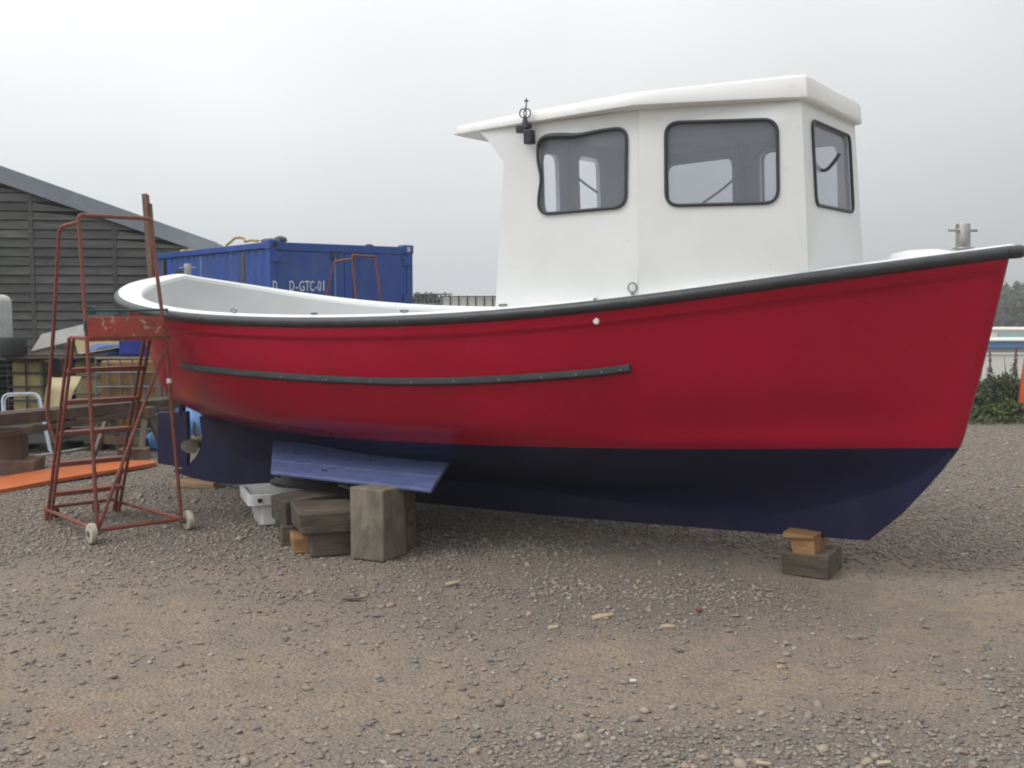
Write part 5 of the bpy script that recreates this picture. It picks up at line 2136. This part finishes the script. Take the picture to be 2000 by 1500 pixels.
zg = float(ground_z(30, 50))
D_ = 46.0
zt2 = atY(1960, 638, D_).z
caravan(1936, D_, 6.0, zt2 + 3.0 - .45 - .16, zg + .45, 'white caravan with teal windows beyond the weeds', 0)
D2_ = 36.0
x0_, x1_ = gx(1928, D2_), gx(2120, D2_)
pc = empty('site_cabin', (x0_, D2_, float(ground_z(20, 36))), rad(3), 'grey site cabin with blue roof trim and white front', 'cabin')
Ht = atY(1940, 663, D2_).z - pc.location.z
build('wall', MB().box((1.7, 1.2, Ht / 2 - .1), (3.4, 2.4, Ht - .2)), M_CARAVANGREY, pc)
build('roof_edge', MB().box((1.7, 1.15, Ht - .03), (3.6, 2.7, .06)), M_CARAVAN, pc, bevel=.02)
build('trim', MB().box((1.7, -.06, Ht - .18), (3.55, .10, .22)), M_TRIMBLUE, pc, bevel=.01)
for x in (.1, 1.23, 3.3):
    build('trim_post', MB().box((x, -.03, Ht / 2 - .3), (.12, .06, Ht - .5)), M_TRIMBLUE, pc)
wl_ = empty('white_panel_fence', (gx(1920, 31), 31.0, float(ground_z(18, 31))), 0, 'low white panel fence in front of the site cabin', 'fence')
hp = atY(1950, 692, 31).z - wl_.location.z
for k in range(2):
    build('panel', MB().box((.53 + 1.03 * k, 0, hp / 2), (1.0, .05, hp)), M_CARAVAN, wl_, bevel=.01)
build('capping', MB().box((.8, -.01, hp + .02), (1.75, .10, .05)), M_CARAVAN, wl_)

# power pole
pp = empty('utility_pole', (gx(1957, 70), 70.0, float(ground_z(30, 70))), 0, 'grey wooden utility pole before the woods', 'pole')
Hp = atY(1957, 590, 70).z - pp.location.z
build('pole', MB().cyl((0, 0, 0), (0, 0, Hp), .16, 10, .11), M_POLE, pp, smooth=True)
for z, w in ((Hp - .25, .9), (Hp - 1.0, .8), (Hp - 1.15, 1.6)):
    build('cross_arm', MB().box((0, -.12, z), (w, .10, .12)), M_POLE, pp)

# woods on the rise behind
def woods_fn(r):
    x = r.uniform(-10, 190)
    y = r.uniform(115, 160)
    base = -3.2
    px = 1000 + FPX * x / y
    top = 2.6 + 1.6 * noise.noise(Vector((x * .09, y * .05, 2.0))) + 1.6 * noise.noise(Vector((x * .35, y * .2, 5.0))) + (y - 115) * .045
    k = smooth(20, 50, np.array([x]))[0]
    top = -2.6 + (top + 2.6) * k
    return np.array((x, y, base + (top - base) * r.random() ** .55))


wd = leaf_cloud('woods', woods_fn, 45000, .75, M_WOODS, None, 91, 1.3)
tag(wd, 'dark green woods on the rise beyond the caravans', 'woods', kind='stuff')


def tree(px, D, h, w, label, seed):
    x = gx(px, D)
    o = empty('tree', (x, D, float(ground_z(x, D))), 0, label, 'tree', 'distant trees beyond the fence')
    r = random.Random(seed)
    cs = [((r.uniform(-.4, .4) * w, r.uniform(-.3, .3) * w, h * r.uniform(.45, .88)), (w * .28, w * .28, h * .14)) for _ in range(10)]
    k = leaf_cloud('crown', blob(cs), 1600, .28, M_WOODS, o, seed)
    k['kind'] = 'stuff'
    build('trunk', MB().tube([(0, 0, 0), (.05, 0, h * .35), (0, .05, h * .7)], [.16, .12, .06], 8), M_STEM, o, smooth=True)
    return o


tree(824, 60, 2.25, 2.6, 'round tree seen over the fence beside the container', 101)
tree(852, 64, 1.95, 3.0, 'lower spreading tree right of the round one', 102)
tree(872, 70, 1.95, 2.4, 'small distant tree near the white tank', 103)
tree(941, 80, 2.25, 2.2, 'flat topped distant tree above the white tank', 104)


# ------------------------------------------------------------------ thin sea mist over the whole yard
def make_haze():
    m = bpy.data.materials.new('mist')
    m.use_nodes = True
    t = m.node_tree
    for n in list(t.nodes):
        t.nodes.remove(n)
    o = t.nodes.new('ShaderNodeOutputMaterial')
    v = t.nodes.new('ShaderNodeVolumePrincipled')
    v.inputs['Color'].default_value = (0.93, 0.95, 0.97, 1)
    v.inputs['Density'].default_value = 0.0015
    t.links.new(v.outputs[0], o.inputs['Volume'])
    ob = build('haze', MB().box((60, 60, 3.5), (520, 320, 16)), m)
    tag(ob, 'thin pale sea mist lying over the yard', kind='stuff')


make_haze()
